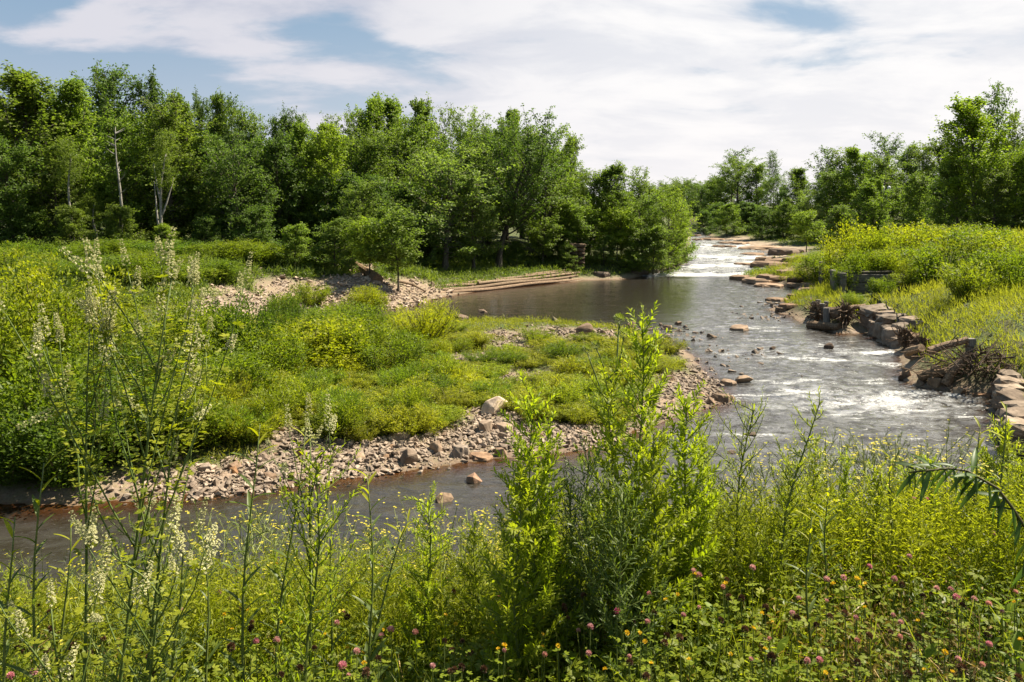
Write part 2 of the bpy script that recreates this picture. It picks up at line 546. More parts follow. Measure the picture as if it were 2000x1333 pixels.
def water_material():
    m, n = new_mat('river_water')
    tc = n.n('ShaderNodeTexCoord').outputs['Object']
    foam = n.n('ShaderNodeAttribute', attribute_name='foam').outputs['Fac']
    deep = n.n('ShaderNodeAttribute', attribute_name='deep').outputs['Fac']
    turb = n.n('ShaderNodeAttribute', attribute_name='turb').outputs['Fac']
    mp = n.n('ShaderNodeMapping', {'Vector': tc, 'Scale': (0.75, 1.0, 1)}).outputs[0]
    r1 = n.n('ShaderNodeTexNoise', {'Vector': mp, 'Scale': 1.9, 'Detail': 5.0, 'Roughness': 0.6, 'Distortion': 0.5}).outputs['Fac']
    r2 = n.n('ShaderNodeTexNoise', {'Vector': mp, 'Scale': 5.5, 'Detail': 4.0, 'Roughness': 0.6, 'Distortion': 0.6}).outputs['Fac']
    r3 = n.n('ShaderNodeTexNoise', {'Vector': tc, 'Scale': 9.0, 'Detail': 6.0, 'Roughness': 0.75, 'Distortion': 1.0}).outputs['Fac']
    hh = n.math('ADD', r1, n.math('MULTIPLY', r2, 0.35))
    st = n.math('ADD', 0.12, n.math('MULTIPLY', turb, 1.1))
    bp = n.n('ShaderNodeBump', {'Height': hh, 'Strength': st, 'Distance': 0.13}).outputs[0]
    fr = n.n('ShaderNodeFresnel', {'IOR': 1.42, 'Normal': bp}).outputs[0]
    gl = n.n('ShaderNodeBsdfGlossy', {'Color': (1, 1, 1, 1), 'Roughness': 0.10, 'Normal': bp})
    tp = n.n('ShaderNodeBsdfTransparent', {'Color': (0.70, 0.54, 0.36, 1)})
    sky_sheen = n.mix(n.math('MULTIPLY', n.smooth(turb, 0.15, 0.75), n.smooth(hh, 0.50, 0.88)), (0.024, 0.020, 0.015), (0.26, 0.26, 0.26))  # grey in choppy water is sky reflection painted into the body colour
    df = n.n('ShaderNodeBsdfDiffuse', {'Color': sky_sheen, 'Normal': bp})
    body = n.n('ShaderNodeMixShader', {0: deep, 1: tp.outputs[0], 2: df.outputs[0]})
    surf = n.n('ShaderNodeMixShader', {0: fr, 1: body.outputs[0], 2: gl.outputs[0]})
    fm = n.math('ADD', foam, n.math('MULTIPLY', n.math('SUBTRACT', r3, 0.5), 1.5))
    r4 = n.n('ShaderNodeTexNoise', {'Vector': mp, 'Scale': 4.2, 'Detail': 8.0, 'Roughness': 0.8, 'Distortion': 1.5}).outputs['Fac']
    spk = n.math('MULTIPLY', n.smooth(r4, 0.56, 0.65), n.smooth(turb, 0.16, 0.5))  # white flecks: small foam and painted glints on choppy water
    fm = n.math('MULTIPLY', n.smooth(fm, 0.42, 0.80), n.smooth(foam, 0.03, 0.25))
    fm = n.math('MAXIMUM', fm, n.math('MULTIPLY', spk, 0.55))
    fd = n.n('ShaderNodeBsdfDiffuse', {'Color': (0.46, 0.46, 0.455, 1), 'Normal': bp})
    out = n.n('ShaderNodeMixShader', {0: n.math('MULTIPLY', fm, 0.9), 1: surf.outputs[0], 2: fd.outputs[0]})
    n.n('ShaderNodeOutputMaterial', {'Surface': out.outputs[0]})
    return m


M['ground'] = ground_material()
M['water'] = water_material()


def grid_mesh(name, X, Y, Z, mat, keep=None):
    ny, nx = X.shape
    V = np.stack([X, Y, Z], -1).reshape(-1, 3)
    i = (np.arange(ny - 1)[:, None] * nx + np.arange(nx - 1)[None]).ravel()
    Q = np.stack([i, i + 1, i + nx + 1, i + nx], -1)
    if keep is not None:
        kq = keep.ravel()[Q].any(1)
        Q = Q[kq]
        used = np.unique(Q)
        mp = np.full(len(V), -1)
        mp[used] = np.arange(len(used))
        Q = mp[Q]
        V = V[used]
    else:
        used = np.arange(len(V))
    me = bpy.data.meshes.new(name)
    me.vertices.add(len(V))
    me.vertices.foreach_set('co', V.astype(np.float32).ravel())
    me.loops.add(len(Q) * 4)
    me.loops.foreach_set('vertex_index', Q.astype(np.int32).ravel())
    me.polygons.add(len(Q))
    me.polygons.foreach_set('loop_start', np.arange(0, len(Q) * 4, 4, dtype=np.int32))
    me.polygons.foreach_set('use_smooth', np.full(len(Q), True))
    me.materials.append(mat)
    me.update(calc_edges=True)
    return me, used


# which land is bare gravel (shores and the bar) and which is ledge rock
def blob(x, y, pts):
    """union of soft discs (x, y, r)"""
    g = np.zeros_like(x)
    for (cx, cy, r) in pts:
        g = np.maximum(g, sstep(1.25, 0.6, np.hypot(x - cx, (y - cy)) / r))
    return g


def ring(pts, r):
    return [(*ground(px, py)[:2], r) for px, py in pts]


BAR = ring([(120, 965), (230, 962), (340, 955), (430, 945), (520, 930), (600, 915), (680, 900), (760, 885), (850, 870), (930, 855), (1010, 845), (1090, 850), (1170, 855), (960, 810), (580, 855)], 0.95)
BAR += ring([(1290, 790), (1350, 770), (1390, 770), (1330, 745)], 1.3) + ring([(930, 700), (1000, 680), (990, 655), (1060, 650), (1130, 650), (1200, 655), (1260, 670), (1010, 740), (1390, 745)], 1.2)
RUB = ring([(760, 585), (800, 580), (720, 595), (770, 600), (560, 570), (480, 580), (440, 600), (520, 595), (600, 605), (640, 575), (690, 560), (660, 605), (830, 570)], 2.4) + ring([(700, 525), (720, 545), (735, 560)], 1.6)
SHELF = ring([(1450, 480), (1500, 490), (1530, 500), (1550, 520), (1510, 520), (1490, 550), (1540, 556), (1420, 475), (1400, 468), (1560, 545), (1470, 500), (1540, 535), (1575, 530)], 5.5)


def gravel_at(x, y):
    g = np.maximum(blob(x, y, BAR), blob(x, y, RUB))
    g = np.maximum(g, sstep(0.9, 0.2, sdt(x, y)) * (y > 14))
    return g


gx, gy = GX.ravel(), GY.ravel()
grav = np.maximum(blob(gx, gy, BAR), blob(gx, gy, RUB))
grav = np.maximum(grav, sstep(1.0, 0.2, gsd) * (gy > 14))
grav = np.clip(grav + (fbm(gx * 1.3, gy * 1.3, 21) - 0.5) * 0.5 * (grav > 0.02), 0, 1)
rock = blob(gx, gy, SHELF)
me, _ = grid_mesh('ground', GX, GY, GZ, M['ground'])
set_attr(me, 'gravel', grav)
set_attr(me, 'rock', rock)
set_attr(me, 'wet', sstep(0.12, -0.05, GZ.ravel() - wlevel(gy)))
g = obj('ground', me)
tag(g, 'uneven river banks, meadow ground and gravel bar', 'ground', kind='structure')

# ------------------------------------------------------------------ water
wy = np.concatenate([np.arange(9.5, 30, 0.13), np.arange(30, 52, 0.17), np.arange(52, 82, 0.22), np.arange(82, 130, 0.35), np.arange(130, 302, 1.5)])
wx = np.concatenate([np.arange(-92, -22, 2.0), np.arange(-22, 26, 0.16), np.arange(26, 60, 0.4)])
WX, WY = np.meshgrid(wx, wy)
wsd = river_sd(WX, WY).reshape(WX.shape)


def patch(lst):
    t = np.zeros_like(WX)
    for px, py, rx, ry, a in lst:
        cx, cy = PW(px, py)
        t = np.maximum(t, a * np.exp(-((WX - cx) / rx) ** 2 - ((WY - cy) / ry) ** 2))
    return t


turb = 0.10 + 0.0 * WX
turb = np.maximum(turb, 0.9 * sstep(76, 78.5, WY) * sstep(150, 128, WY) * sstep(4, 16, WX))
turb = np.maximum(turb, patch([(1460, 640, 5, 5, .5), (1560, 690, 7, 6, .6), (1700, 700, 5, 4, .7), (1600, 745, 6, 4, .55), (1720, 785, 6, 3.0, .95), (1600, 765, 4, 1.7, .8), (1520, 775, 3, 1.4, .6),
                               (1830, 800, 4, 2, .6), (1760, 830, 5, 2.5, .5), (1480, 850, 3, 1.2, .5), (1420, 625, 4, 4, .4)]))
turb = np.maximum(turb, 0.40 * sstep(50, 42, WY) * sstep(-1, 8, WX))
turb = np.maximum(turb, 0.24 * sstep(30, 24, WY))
turb = np.maximum(turb, 0.42 * sstep(-2, 3, WX - 9.6 - (WY - 50) * .36) * (WY < 79) * (WY > 44))  # raised to spread the painted grey sky reflection over the pool's right side
u, v = WX, WY
wav = (fbm(u * 0.9, v * 1.3, 31, 4) - 0.5) * 0.5 + (fbm(u * 2.6, v * 3.4, 33, 3) - 0.5) * 0.16
ridge = 1 - np.abs(2 * fbm(u * 0.55 + 2 * fbm(u * .3, v * .3, 41), v * 1.0, 37, 4) - 1)
amp = 0.015 + 0.45 * turb ** 1.6
chop = 1 - np.abs(2 * fbm(u * 1.25 + 1.5 * fbm(u * .5, v * .5, 91), v * 2.3, 93, 3) - 1)
WZ = wlevel(WY) + wav * amp + (chop - .6) * .16 * np.clip(turb, 0, .6) * (WY < 75) + (ridge - 0.6) * 0.30 * turb ** 2 * (WY > 70)
foam = np.zeros_like(WX)
rap = sstep(75.6, 77.2, WY) * sstep(152, 128, WY) * sstep(6, 12, WX)
drop = np.exp(-((WY - 78.4) / 1.7) ** 2) * sstep(9.5, 13, WX) * sstep(30, 22, WX)
wob_ = 7 * (fbm(WX * .22, WY * .1, 58) - .5)
drop2 = np.exp(-((WY - 86 - .25 * (WX - 18) - wob_) / 2.2) ** 2) + np.exp(-((WY - 97 + .3 * (WX - 22) - wob_) / 3) ** 2) + np.exp(-((WY - 110 - .2 * (WX - 24) - wob_) / 3.5) ** 2)
foam += rap * (sstep(0.35, 0.80, ridge) * 0.50 + np.clip(drop2, 0, 1) * 0.75 * sstep(.32, .7, fbm(u * .5, v * .9, 55)))
foam = np.maximum(foam, drop * (0.55 + 0.5 * fbm(u * 0.8, v * 1.4, 43)))
fo2 = patch([(1730, 782, 3.4, 1.0, .75), (1800, 770, 2.2, 0.8, .6), (1690, 790, 2.6, .7, .7), (1590, 765, 2.2, .6, .72), (1540, 772, 1.6, .5, .55), (1720, 690, 3.6, 0.7, .8), (1660, 683, 2, .6, .6),
             (1620, 705, 2.2, .35, .7), (1570, 690, 2.5, .5, .5), (1480, 640, 2.5, .9, .55), (1530, 648, 2.5, .7, .5), (1650, 728, 1.6, .8, .5), (1450, 628, 2.0, 0.6, .4), (1560, 662, 2.5, .6, .45),
             (1740, 720, 1.8, .6, .5), (1800, 830, 2.5, .4, .5), (1780, 858, 1.5, .22, .55), (1890, 795, 2, .5, .5), (1470, 855, 1.3, .25, .55), (1420, 660, 1.6, .6, .4), (1600, 790, 2.2, .5, .45), (1740, 805, 2.8, .5, .5), (1420, 640, 2.5, .5, .5), (1500, 665, 3, .5, .55), (1590, 640, 2.5, .5, .55), (1640, 668, 2.5, .5, .5), (1400, 680, 1.6, .5, .45), (1480, 705, 2.5, .4, .5), (1560, 725, 2.5, .4, .5), (1660, 750, 2.5, .4, .55), (1690, 765, 3.0, .5, .6), (1550, 800, 2, .35, .5), (1650, 830, 2, .3, .5), (1850, 820, 2, .35, .5)])
foam = np.maximum(foam, fo2 * (0.45 + 0.9 * fbm(u * 1.6, v * 3.2, 47)))
foam = np.maximum(foam, 0.62 * sstep(0.50, 0.74, fbm(u * .9, v * 2.0, 48)) * sstep(.26, .5, turb))
keep = wsd < 0.9
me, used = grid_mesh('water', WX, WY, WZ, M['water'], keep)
set_attr(me, 'foam', foam.ravel()[used])
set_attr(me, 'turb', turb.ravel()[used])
set_attr(me, 'deep', np.clip(sstep(-0.1, 1.5, -wsd) * 0.98, 0.0, 1).ravel()[used])
wo = obj('water', me)
tag(wo, 'dark brown river with white riffles and rapids', 'river', kind='structure')

# ------------------------------------------------------------------ trees
def limb(p0, d0, length, bend, n, r):
    """a curved limb: start, direction, length, upward bend"""
    pts = [np.array(p0, float)]
    d = np.array(d0, float)
    d /= np.linalg.norm(d)
    for i in range(n):
        d = d + np.array([0, 0, bend / n]) + r.normal(size=3) * 0.10
        d /= np.linalg.norm(d)
        pts.append(pts[-1] + d * length / n)
    return np.array(pts)


KINDS = {
    # H, W, crown base, limbs, profile, elevation of limbs (low..high), upward bend, clump radius, leaf length, leaves, sub-limbs
    'broad': dict(H=13, W=9, tb=.14, nb=46, el=(.15, 1.1), bend=.35, rc=.50, leaf=.21, n=15000, sub=4, trunk=.24),
    'poplar': dict(H=16, W=7, tb=.10, nb=46, el=(.45, 1.2), bend=.8, rc=.46, leaf=.21, n=16000, sub=5, trunk=.22),
    'oval': dict(H=14, W=6.5, tb=.06, nb=60, el=(.2, 1.2), bend=.45, rc=.45, leaf=.20, n=15000, sub=4, trunk=.18),
    'open': dict(H=14, W=6.5, tb=.34, nb=30, el=(.5, 1.25), bend=.5, rc=.48, leaf=.23, n=5200, sub=3, trunk=.16),
    'young': dict(H=8, W=4.2, tb=.32, nb=40, el=(.1, 1.0), bend=.5, rc=.36, leaf=.18, n=7500, sub=3, trunk=.07),
    'lean': dict(H=17, W=12, tb=.28, nb=44, el=(.3, 1.1), bend=.55, rc=.60, leaf=.24, n=17000, sub=5, trunk=.34),
    'skirt': dict(H=9, W=6, tb=.02, nb=50, el=(.05, 1.0), bend=.4, rc=.44, leaf=.19, n=10500, sub=4, trunk=.10),
}


def profile(kind, t):
    if kind == 'poplar':
        return (0.5 + 0.5 * np.sin(np.pi * min(t * 1.02, 1) ** 0.9)) * (1 - t ** 4 * 0.5)
    if kind == 'oval':
        return np.sin(np.pi * (0.10 + 0.82 * t)) ** 0.8
    if kind == 'skirt':
        return (1 - t) ** 0.55 * 0.95 + 0.05
    if kind == 'lean':
        return 0.35 + 0.65 * np.sin(np.pi * min(1, 0.15 + t * 0.75))
    return 0.28 + 0.72 * np.sin(np.pi * (0.08 + 0.80 * t)) ** 0.9


def grow(kind, seed):
    k = KINDS[kind]
    r = np.random.default_rng(seed)
    H, W = k['H'], k['W']
    wood = Geo()
    nt = 9
    tt = np.linspace(0, 1, nt)
    wob = np.cumsum(r.normal(size=(nt, 2)) * 0.012 * H, axis=0) * np.linspace(0, 1, nt)[:, None]
    if kind == 'lean':
        wob[:, 0] += tt ** 1.4 * 2.2
    top = 0.93
    tr = np.stack([wob[:, 0], wob[:, 1], tt * H * top], 1)
    tr[0, 2] = -0.35
    rad = k['trunk'] * (1 - tt * 0.9) * np.array([1.45] + [1.0] * (nt - 1))
    wood.tube(tr, rad, 8, 0.5)
    cl = []       # clumps: centre, radius, tint
    for i in range(k['nb']):
        t = k['tb'] + (0.985 - k['tb']) * ((i + r.random()) / k['nb']) ** 0.9
        tc = (t - k['tb']) / (1 - k['tb'])
        az = i * 2.39996 + r.normal() * 0.4
        el = k['el'][0] + (k['el'][1] - k['el'][0]) * tc + r.normal() * 0.12
        L = W / 2 * profile(kind, tc) * r.uniform(0.72, 1.18)
        base = np.array([np.interp(t, tt, tr[:, 0]), np.interp(t, tt, tr[:, 1]), t * H * top * 0.97])
        base[2] -= math.sin(el) * L * 0.45 * (tc > 0.2)
        base[2] = max(base[2], 0.25)
        L2 = L / max(0.45, math.cos(el)) if kind != 'poplar' else L * 1.45 * r.uniform(.8, 1.2)
        L2 = min(L2, W * 0.62)
        d = np.array([math.cos(az) * math.cos(el), math.sin(az) * math.cos(el), math.sin(el)])
        lp = limb(base, d, L2, k['bend'], 5, r)
        wood.tube(lp, np.linspace(0.30, 0.05, 6) * k['trunk'] * (1.1 - 0.8 * tc) + 0.008, 4, 0.5, cap=False)
        bt = r.normal() * 0.16
        for j in range(2, 6):
            cl.append((*lp[j], k['rc'] * r.uniform(.7, 1.15), bt))
        for q in range(k['sub']):
            s0 = r.uniform(0.35, 0.95)
            p0 = np.array([np.interp(s0 * 5, range(6), lp[:, c]) for c in range(3)])
            d2 = norm(norm(lp[-1] - lp[0]) * 0.8 + r.normal(size=3) * 0.65 + np.array([0, 0, .15]))
            sp = limb(p0, d2, L2 * r.uniform(.25, .48), k['bend'] * .6, 3, r)
            wood.tube(sp, np.linspace(0.02, 0.006, 4) * (1 + k['trunk'] * 3), 3, 0.5, cap=False)
            bt2 = bt + r.normal() * 0.10
            for j in (1, 2, 3):
                cl.append((*sp[j], k['rc'] * r.uniform(.55, 1.0) * (1.1 - 0.15 * j), bt2))
    cl = np.array(cl)
    n = k['n']
    pick = r.choice(len(cl), n, p=cl[:, 3] ** 2 / (cl[:, 3] ** 2).sum())
    off = r.normal(size=(n, 3)) * np.array([1, 1, 0.75]) * 0.52
    P = cl[pick, :3] + off * cl[pick, 3:4]
    P[:, 2] = np.maximum(P[:, 2], 0.15)
    axis = np.array([np.interp(P[:, 2], tr[:, 2], tr[:, 0]), np.interp(P[:, 2], tr[:, 2], tr[:, 1]), P[:, 2]]).T
    out = norm(P - axis + 1e-6)
    d = norm(out * 0.5 + rdir(n, r) * 0.9 + np.array([0, 0, -0.25 if kind != 'poplar' else 0.3]))
    up = norm(out * 0.35 + rdir(n, r) * 0.65 + np.array([0, 0, 0.7]))
    X, Y, Z = frames(d, up)
    s = k['leaf'] * r.uniform(0.6, 1.25, n)[:, None]
    tint = np.clip(0.45 + cl[pick, 4] + r.normal(size=n) * 0.18, 0, 1)
    lf = Geo()
    lf.inst(LEAF2, P, X * s * 0.78, Y * s, Z * s, tint)
    return wood, lf


PROTO = {}
for kind, seeds in {'broad': (1, 2), 'poplar': (3, 4, 5), 'oval': (6, 7, 8), 'open': (9, 10), 'young': (11, 12), 'lean': (13,), 'skirt': (14, 15)}.items():
    PROTO[kind] = []
    for sd_ in seeds:
        wd, lf = grow(kind, sd_)
        V = np.concatenate(lf.v)
        PROTO[kind].append((wd.mesh(kind + '_trunk', M['bark']), lf.mesh(kind + '_crown', M['tree_leaf']),
                            float(np.percentile(V[:, 2], 99.8)), float(np.percentile(np.abs(V[:, 0]), 98) * 2)))
_tc = {}


def tree(px, d, top, wpx, kind, color, label, group=None, bark=(1, 1, 1), name='tree', base=None, rot=None, name_cat='tree'):
    x = (px - 1000) * d / F
    z = float(zt(x, d)) if base is None else base
    H = EYE - (top - Y0) * d / F - z
    W = wpx * d / F
    i = _tc[kind] = _tc.get(kind, -1) + 1
    wm, lm, h0, w0 = PROTO[kind][i % len(PROTO[kind])]
    sz = H / h0
    sx = min(max(W / w0, sz * 0.55), sz * 1.7)
    o = empty(name, (x, d, z - 0.05), (i * 2.4 + 0.7 if rot is None else rot), (sx, sx, sz))
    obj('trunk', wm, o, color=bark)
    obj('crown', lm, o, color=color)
    tag(o, label, name_cat, group)
    return o


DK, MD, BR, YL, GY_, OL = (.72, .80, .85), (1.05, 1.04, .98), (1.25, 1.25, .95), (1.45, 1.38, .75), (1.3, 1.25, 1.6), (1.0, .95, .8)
LW = 'trees of the wood along the left bank'
for a in [
    (55, 66, 140, 205, 'poplar', OL, 'broad yellow-green poplar at the far left end of the tree line'),
    (135, 68, 160, 120, 'poplar', BR, 'poplar with sunlit right edge, left of the tallest dark treetop'),
    (218, 76, 120, 130, 'oval', DK, 'dark green tree with the tallest crown of the left wood'),
    (290, 77, 146, 90, 'oval', DK, 'dark pointed tree just right of the tallest treetop in the left wood'),
    (352, 75, 178, 80, 'poplar', MD, 'slim tree at the first dip right of the tallest treetops'),
    (392, 78, 180, 60, 'oval', DK, 'narrow dark spire, second of the four thin spires in the left wood'),
    (425, 77, 182, 60, 'poplar', MD, 'narrow spire, third of the four thin spires in the left wood'),
    (462, 76, 184, 66, 'open', DK, 'thin loose treetop, last of the four spires in the left wood'),
    (500, 74, 208, 90, 'oval', MD, 'mid green tree below the four thin spires, on their right'),
    (540, 76, 222, 80, 'oval', DK, 'low dark treetop in the dip of the skyline at left centre'),
    (580, 77, 212, 70, 'oval', DK, 'dark pointed tree between the dip and the bright poplar'),
    (642, 78, 222, 60, 'open', MD, 'loose thin crown against the sky right of the dip'),
    (705, 80, 192, 90, 'poplar', BR, 'tall light green poplar, first of the row above the maples'),
    (760, 82, 187, 100, 'poplar', BR, 'tallest light green poplar above the maples'),
    (815, 81, 194, 80, 'poplar', MD, 'light green poplar right of the tallest one above the maples'),
    (855, 86, 204, 80, 'open', MD, 'loose crown with sky showing through behind the silvery maple'),
    (915, 88, 208, 110, 'broad', BR, 'round light crown behind the silvery maple'),
    (990, 90, 212, 70, 'poplar', MD, 'upright treetop left of the leaning cottonwood top'),
    (1112, 88, 262, 70, 'poplar', MD, 'light tree at the right shoulder of the leaning cottonwood'),
    (800, 79, 216, 150, 'broad', BR, 'full light green crown just left above the silvery maple'), (945, 83, 226, 150, 'broad', MD, 'full green crown between silvery maple and leaning cottonwood'), (1062, 81, 236, 140, 'broad', MD, 'full crown spreading right of the leaning cottonwood top'),
    (690, 78, 226, 110, 'broad', MD, 'leafy crown below the first light green poplar'), (620, 74, 262, 100, 'broad', MD, 'leafy crown left of the young riverside trees, in the second row'), (90, 70, 168, 150, 'broad', MD, 'full crown between the two poplars at the far left'),
    (30, 62, 262, 170, 'oval', DK, 'dark leafy tree filling the lower left corner of the wood'),
    (110, 63, 300, 130, 'oval', OL, 'dull green tree with thin pale trunk at the wood edge'),
    (255, 66, 220, 125, 'oval', BR, 'bright green tree behind the bare white snag'),
    (335, 67, 205, 150, 'oval', OL, 'big olive tree with forked pale trunks below it'),
    (405, 67, 262, 110, 'oval', DK, 'dark tree right of the forked pale trunks'),
    (465, 65, 258, 150, 'broad', DK, 'dark broad maple in the middle of the left wood'),
    (545, 68, 262, 100, 'oval', DK, 'deep green tree left of the bright narrow tree'),
    (580, 69, 238, 80, 'poplar', BR, 'light green narrow tree at the edge of the dark wood'),
    (640, 69, 238, 95, 'poplar', YL, 'bright yellow-green narrow tree beside the dark wood'),
    (700, 74, 262, 120, 'oval', MD, 'mid green tree behind the young riverside trees'),
    (770, 76, 250, 130, 'broad', MD, 'leafy tree left of the silvery maple'),
    (1075, 84, 300, 120, 'oval', BR, 'light green tree right of the leaning cottonwood trunk'),
    (1150, 84, 330, 90, 'oval', MD, 'upright tree where the left wood begins to drop'),
    (1195, 82, 318, 90, 'poplar', MD, 'pointed tree above the timber wall end'),
    (1245, 84, 325, 60, 'open', MD, 'thin crown poking above the riverside trees'),
    (1255, 80, 372, 110, 'broad', BR, 'rounded tree near the rapids on the left bank'),
    (1305, 81, 362, 100, 'broad', YL, 'yellowish tree hanging over the rapids at the wood tip'),
    (1322, 86, 392, 70, 'skirt', BR, 'last small tree of the left bank by the rapids'),
    (1205, 79, 400, 90, 'young', YL, 'yellow-green young tree on the bank above the ledge stones'),
    (1130, 79, 395, 90, 'young', BR, 'young tree in front of the stone pier'),
    (1060, 77, 420, 90, 'young', MD, 'small tree between leaning cottonwood and stone pier'),
    (1275, 78, 440, 90, 'skirt', MD, 'leafy bush-like tree leaning over the foaming drop'),
    (1180, 78, 460, 110, 'skirt', MD, 'low spreading tree above the dark ledge stones'),
]:
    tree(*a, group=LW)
tree(870, 71, 282, 205, 'broad', GY_, 'silvery light green maple behind the timber wall', bark=(1.4, 1.4, 1.4), name='maple_tree', rot=0.3)
tree(925, 72, 330, 130, 'broad', GY_, 'smaller silvery maple right of the big one, low forked trunk', name='maple_tree', rot=1.9)
tree(972, 75, 214, 235, 'lean', DK, 'large dark cottonwood leaning right over the pool', bark=(.7, .7, .7), name='cottonwood_tree', rot=0.1)
tree(722, 58, 424, 95, 'young', YL, 'small bright yellow-green tree left of its darker neighbour on the stony bank', bark=(.6, .6, .6), name='young_tree')
tree(778, 57.5, 396, 105, 'young', MD, 'slender darker green tree standing on the stony bank', bark=(.6, .6, .6), name='young_tree')
# understorey at the foot of the wood
UN = 'low growth along the edge of the left wood'
for a in [
    (60, 61, 400, 120, 'skirt', DK, 'dark low tree at the left corner of the wood edge'), (145, 60, 400, 90, 'skirt', OL, 'dull conifer-like low tree below the pale trunk'),
    (235, 60, 398, 110, 'skirt', OL, 'olive drooping low tree below the bare white snag'), (322, 59.5, 436, 66, 'skirt', YL, 'small bright green sapling against the dark wood edge'),
    (400, 62, 420, 120, 'skirt', DK, 'dark bush in the shade right of the bright sapling'), (495, 62, 400, 110, 'skirt', DK, 'dark bush below the broad maple'),
    (575, 58, 436, 100, 'skirt', BR, 'rounded light green bush at the meadow corner'), (655, 59, 425, 100, 'skirt', MD, 'green bush right of the rounded light bush'),
    (690, 62, 350, 90, 'oval', MD, 'grey-green narrow tree behind the small bright tree'), (830, 72, 440, 80, 'skirt', DK, 'dark bush behind the slender riverside tree'),
    (1010, 77, 470, 90, 'skirt', DK, 'dark low bush right of the cottonwood trunk'), (1090, 80, 450, 90, 'skirt', MD, 'leafy bush behind the timber wall end'),
    (1112, 76.4, 474, 56, 'skirt', MD, 'leafy bush standing against the stone pier'), (1235, 78, 470, 90, 'skirt', BR, 'light bush above the ledge stones near the drop'), (1320, 84, 455, 60, 'skirt', BR, 'bush at the water edge beside the rapids'),
]:
    tree(*a, group=UN, name='bush', name_cat='bush')
# trees deep in the wood, which only fill it
rr = random.Random(5)
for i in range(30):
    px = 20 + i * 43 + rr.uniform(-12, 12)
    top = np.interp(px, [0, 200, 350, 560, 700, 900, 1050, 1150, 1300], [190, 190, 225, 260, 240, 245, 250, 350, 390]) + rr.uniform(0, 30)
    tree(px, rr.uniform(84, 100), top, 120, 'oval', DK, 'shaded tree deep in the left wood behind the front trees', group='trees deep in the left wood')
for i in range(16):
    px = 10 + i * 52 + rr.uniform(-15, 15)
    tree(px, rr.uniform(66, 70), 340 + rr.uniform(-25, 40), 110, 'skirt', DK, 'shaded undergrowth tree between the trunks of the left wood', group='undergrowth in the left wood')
# right bank and upstream
RW = 'trees of the wood on the right bank'
for a in [
    (1365, 185, 352, 70, 'broad', DK, 'low distant tree at the river bend'), (1330, 215, 346, 80, 'broad', MD, 'faint far tree above the river bend'), (1400, 170, 345, 80, 'skirt', MD, 'distant rounded tree right of the river bend'),
    (1440, 150, 308, 110, 'broad', MD, 'big rounded upstream tree right of the rapids'), (1428, 158, 290, 70, 'open', DK, 'dark loose treetop above the big upstream tree'),
    (1478, 148, 318, 80, 'oval', BR, 'light green upstream tree beside the big rounded one'), (1511, 152, 294, 34, 'open', DK, 'thin lone treetop standing above the upstream wood'),
    (1520, 140, 342, 80, 'broad', DK, 'dull green tree below the thin lone treetop'), (1562, 132, 328, 62, 'poplar', MD, 'pointed tree in the gap of the right skyline'),
    (1400, 140, 395, 70, 'skirt', DK, 'dark bushy tree at the upstream water edge'), (1460, 132, 400, 110, 'skirt', DK, 'dark spreading tree behind the rock shelf'),
    (1530, 122, 395, 100, 'skirt', MD, 'leafy tree at the back of the rock shelf'), (1590, 112, 370, 130, 'broad', GY_, 'grey-green willow behind the concrete post'),
    (1575, 92, 410, 72, 'young', YL, 'bright young tree above the dark driftwood on the right bank'), (1645, 100, 400, 90, 'skirt', MD, 'drooping bush-tree right of the grey-green willow'),
    (1615, 122, 290, 80, 'open', DK, 'dark open crown, left end of the right wood skyline'), (1655, 120, 286, 80, 'open', OL, 'olive open crown second on the right wood skyline'),
    (1688, 110, 288, 70, 'poplar', BR, 'light green poplar in the right wood'), (1640, 112, 330, 100, 'oval', MD, 'mid green tree under the open crowns'),
    (1722, 106, 305, 80, 'oval', MD, 'leafy tree behind the utility pole'), (1744, 122, 258, 80, 'open', DK, 'dark loose crown rising above the right wood'),
    (1705, 95, 345, 75, 'poplar', BR, 'bright narrow tree left of the utility pole'), (1790, 108, 280, 90, 'oval', MD, 'green tree right of the utility pole'),
    (1838, 100, 268, 85, 'oval', OL, 'olive tree left of the tall bright poplar'), (1905, 74, 190, 125, 'poplar', YL, 'tall bright yellow-green poplar on the right bank'),
    (1945, 84, 160, 76, 'open', DK, 'tall dark open poplar, highest treetop at right'), (1990, 80, 214, 80, 'open', OL, 'open crown at the right edge behind the bright poplar'),
    (1975, 72, 290, 110, 'oval', YL, 'yellow-green tree at the right edge of the photo'), (1870, 76, 300, 90, 'oval', MD, 'dark lower tree left of the bright poplar'),
    (1935, 71, 330, 110, 'oval', OL, 'shaded tree in front of the bright poplar'), (2030, 72, 250, 120, 'oval', MD, 'tree cut by the right edge of the photo'),
    (1800, 90, 340, 100, 'skirt', MD, 'bushy tree behind the clearing'), (1850, 82, 345, 90, 'skirt', DK, 'shaded bushy tree below the olive tree'), (1765, 110, 370, 70, 'skirt', DK, 'dark bush behind the grassy clearing'),
]:
    tree(*a, group=RW)
for i in range(16):
    px = 1400 + i * 42 + rr.uniform(-10, 10)
    d = np.interp(px, [1400, 1600, 1800, 2050], [190, 150, 125, 100]) + rr.uniform(-4, 10)
    top = np.interp(px, [1400, 1550, 1600, 1850, 1900, 2050], [345, 350, 330, 310, 270, 250]) + rr.uniform(0, 20)
    tree(px, d, top, 110, 'oval', DK, 'shaded tree deep in the right wood', group='trees deep in the right wood')
for i in range(14):
    px = 1372 + i * 15 + rr.uniform(-5, 5)
    tree(px, rr.uniform(132, 165) - i * 1.5, rr.uniform(392, 415), 66, 'skirt', [DK, MD, DK, BR][i % 4], 'bush in the row along the upstream right bank', group='bushes along the upstream right bank', name='bush', name_cat='bush')
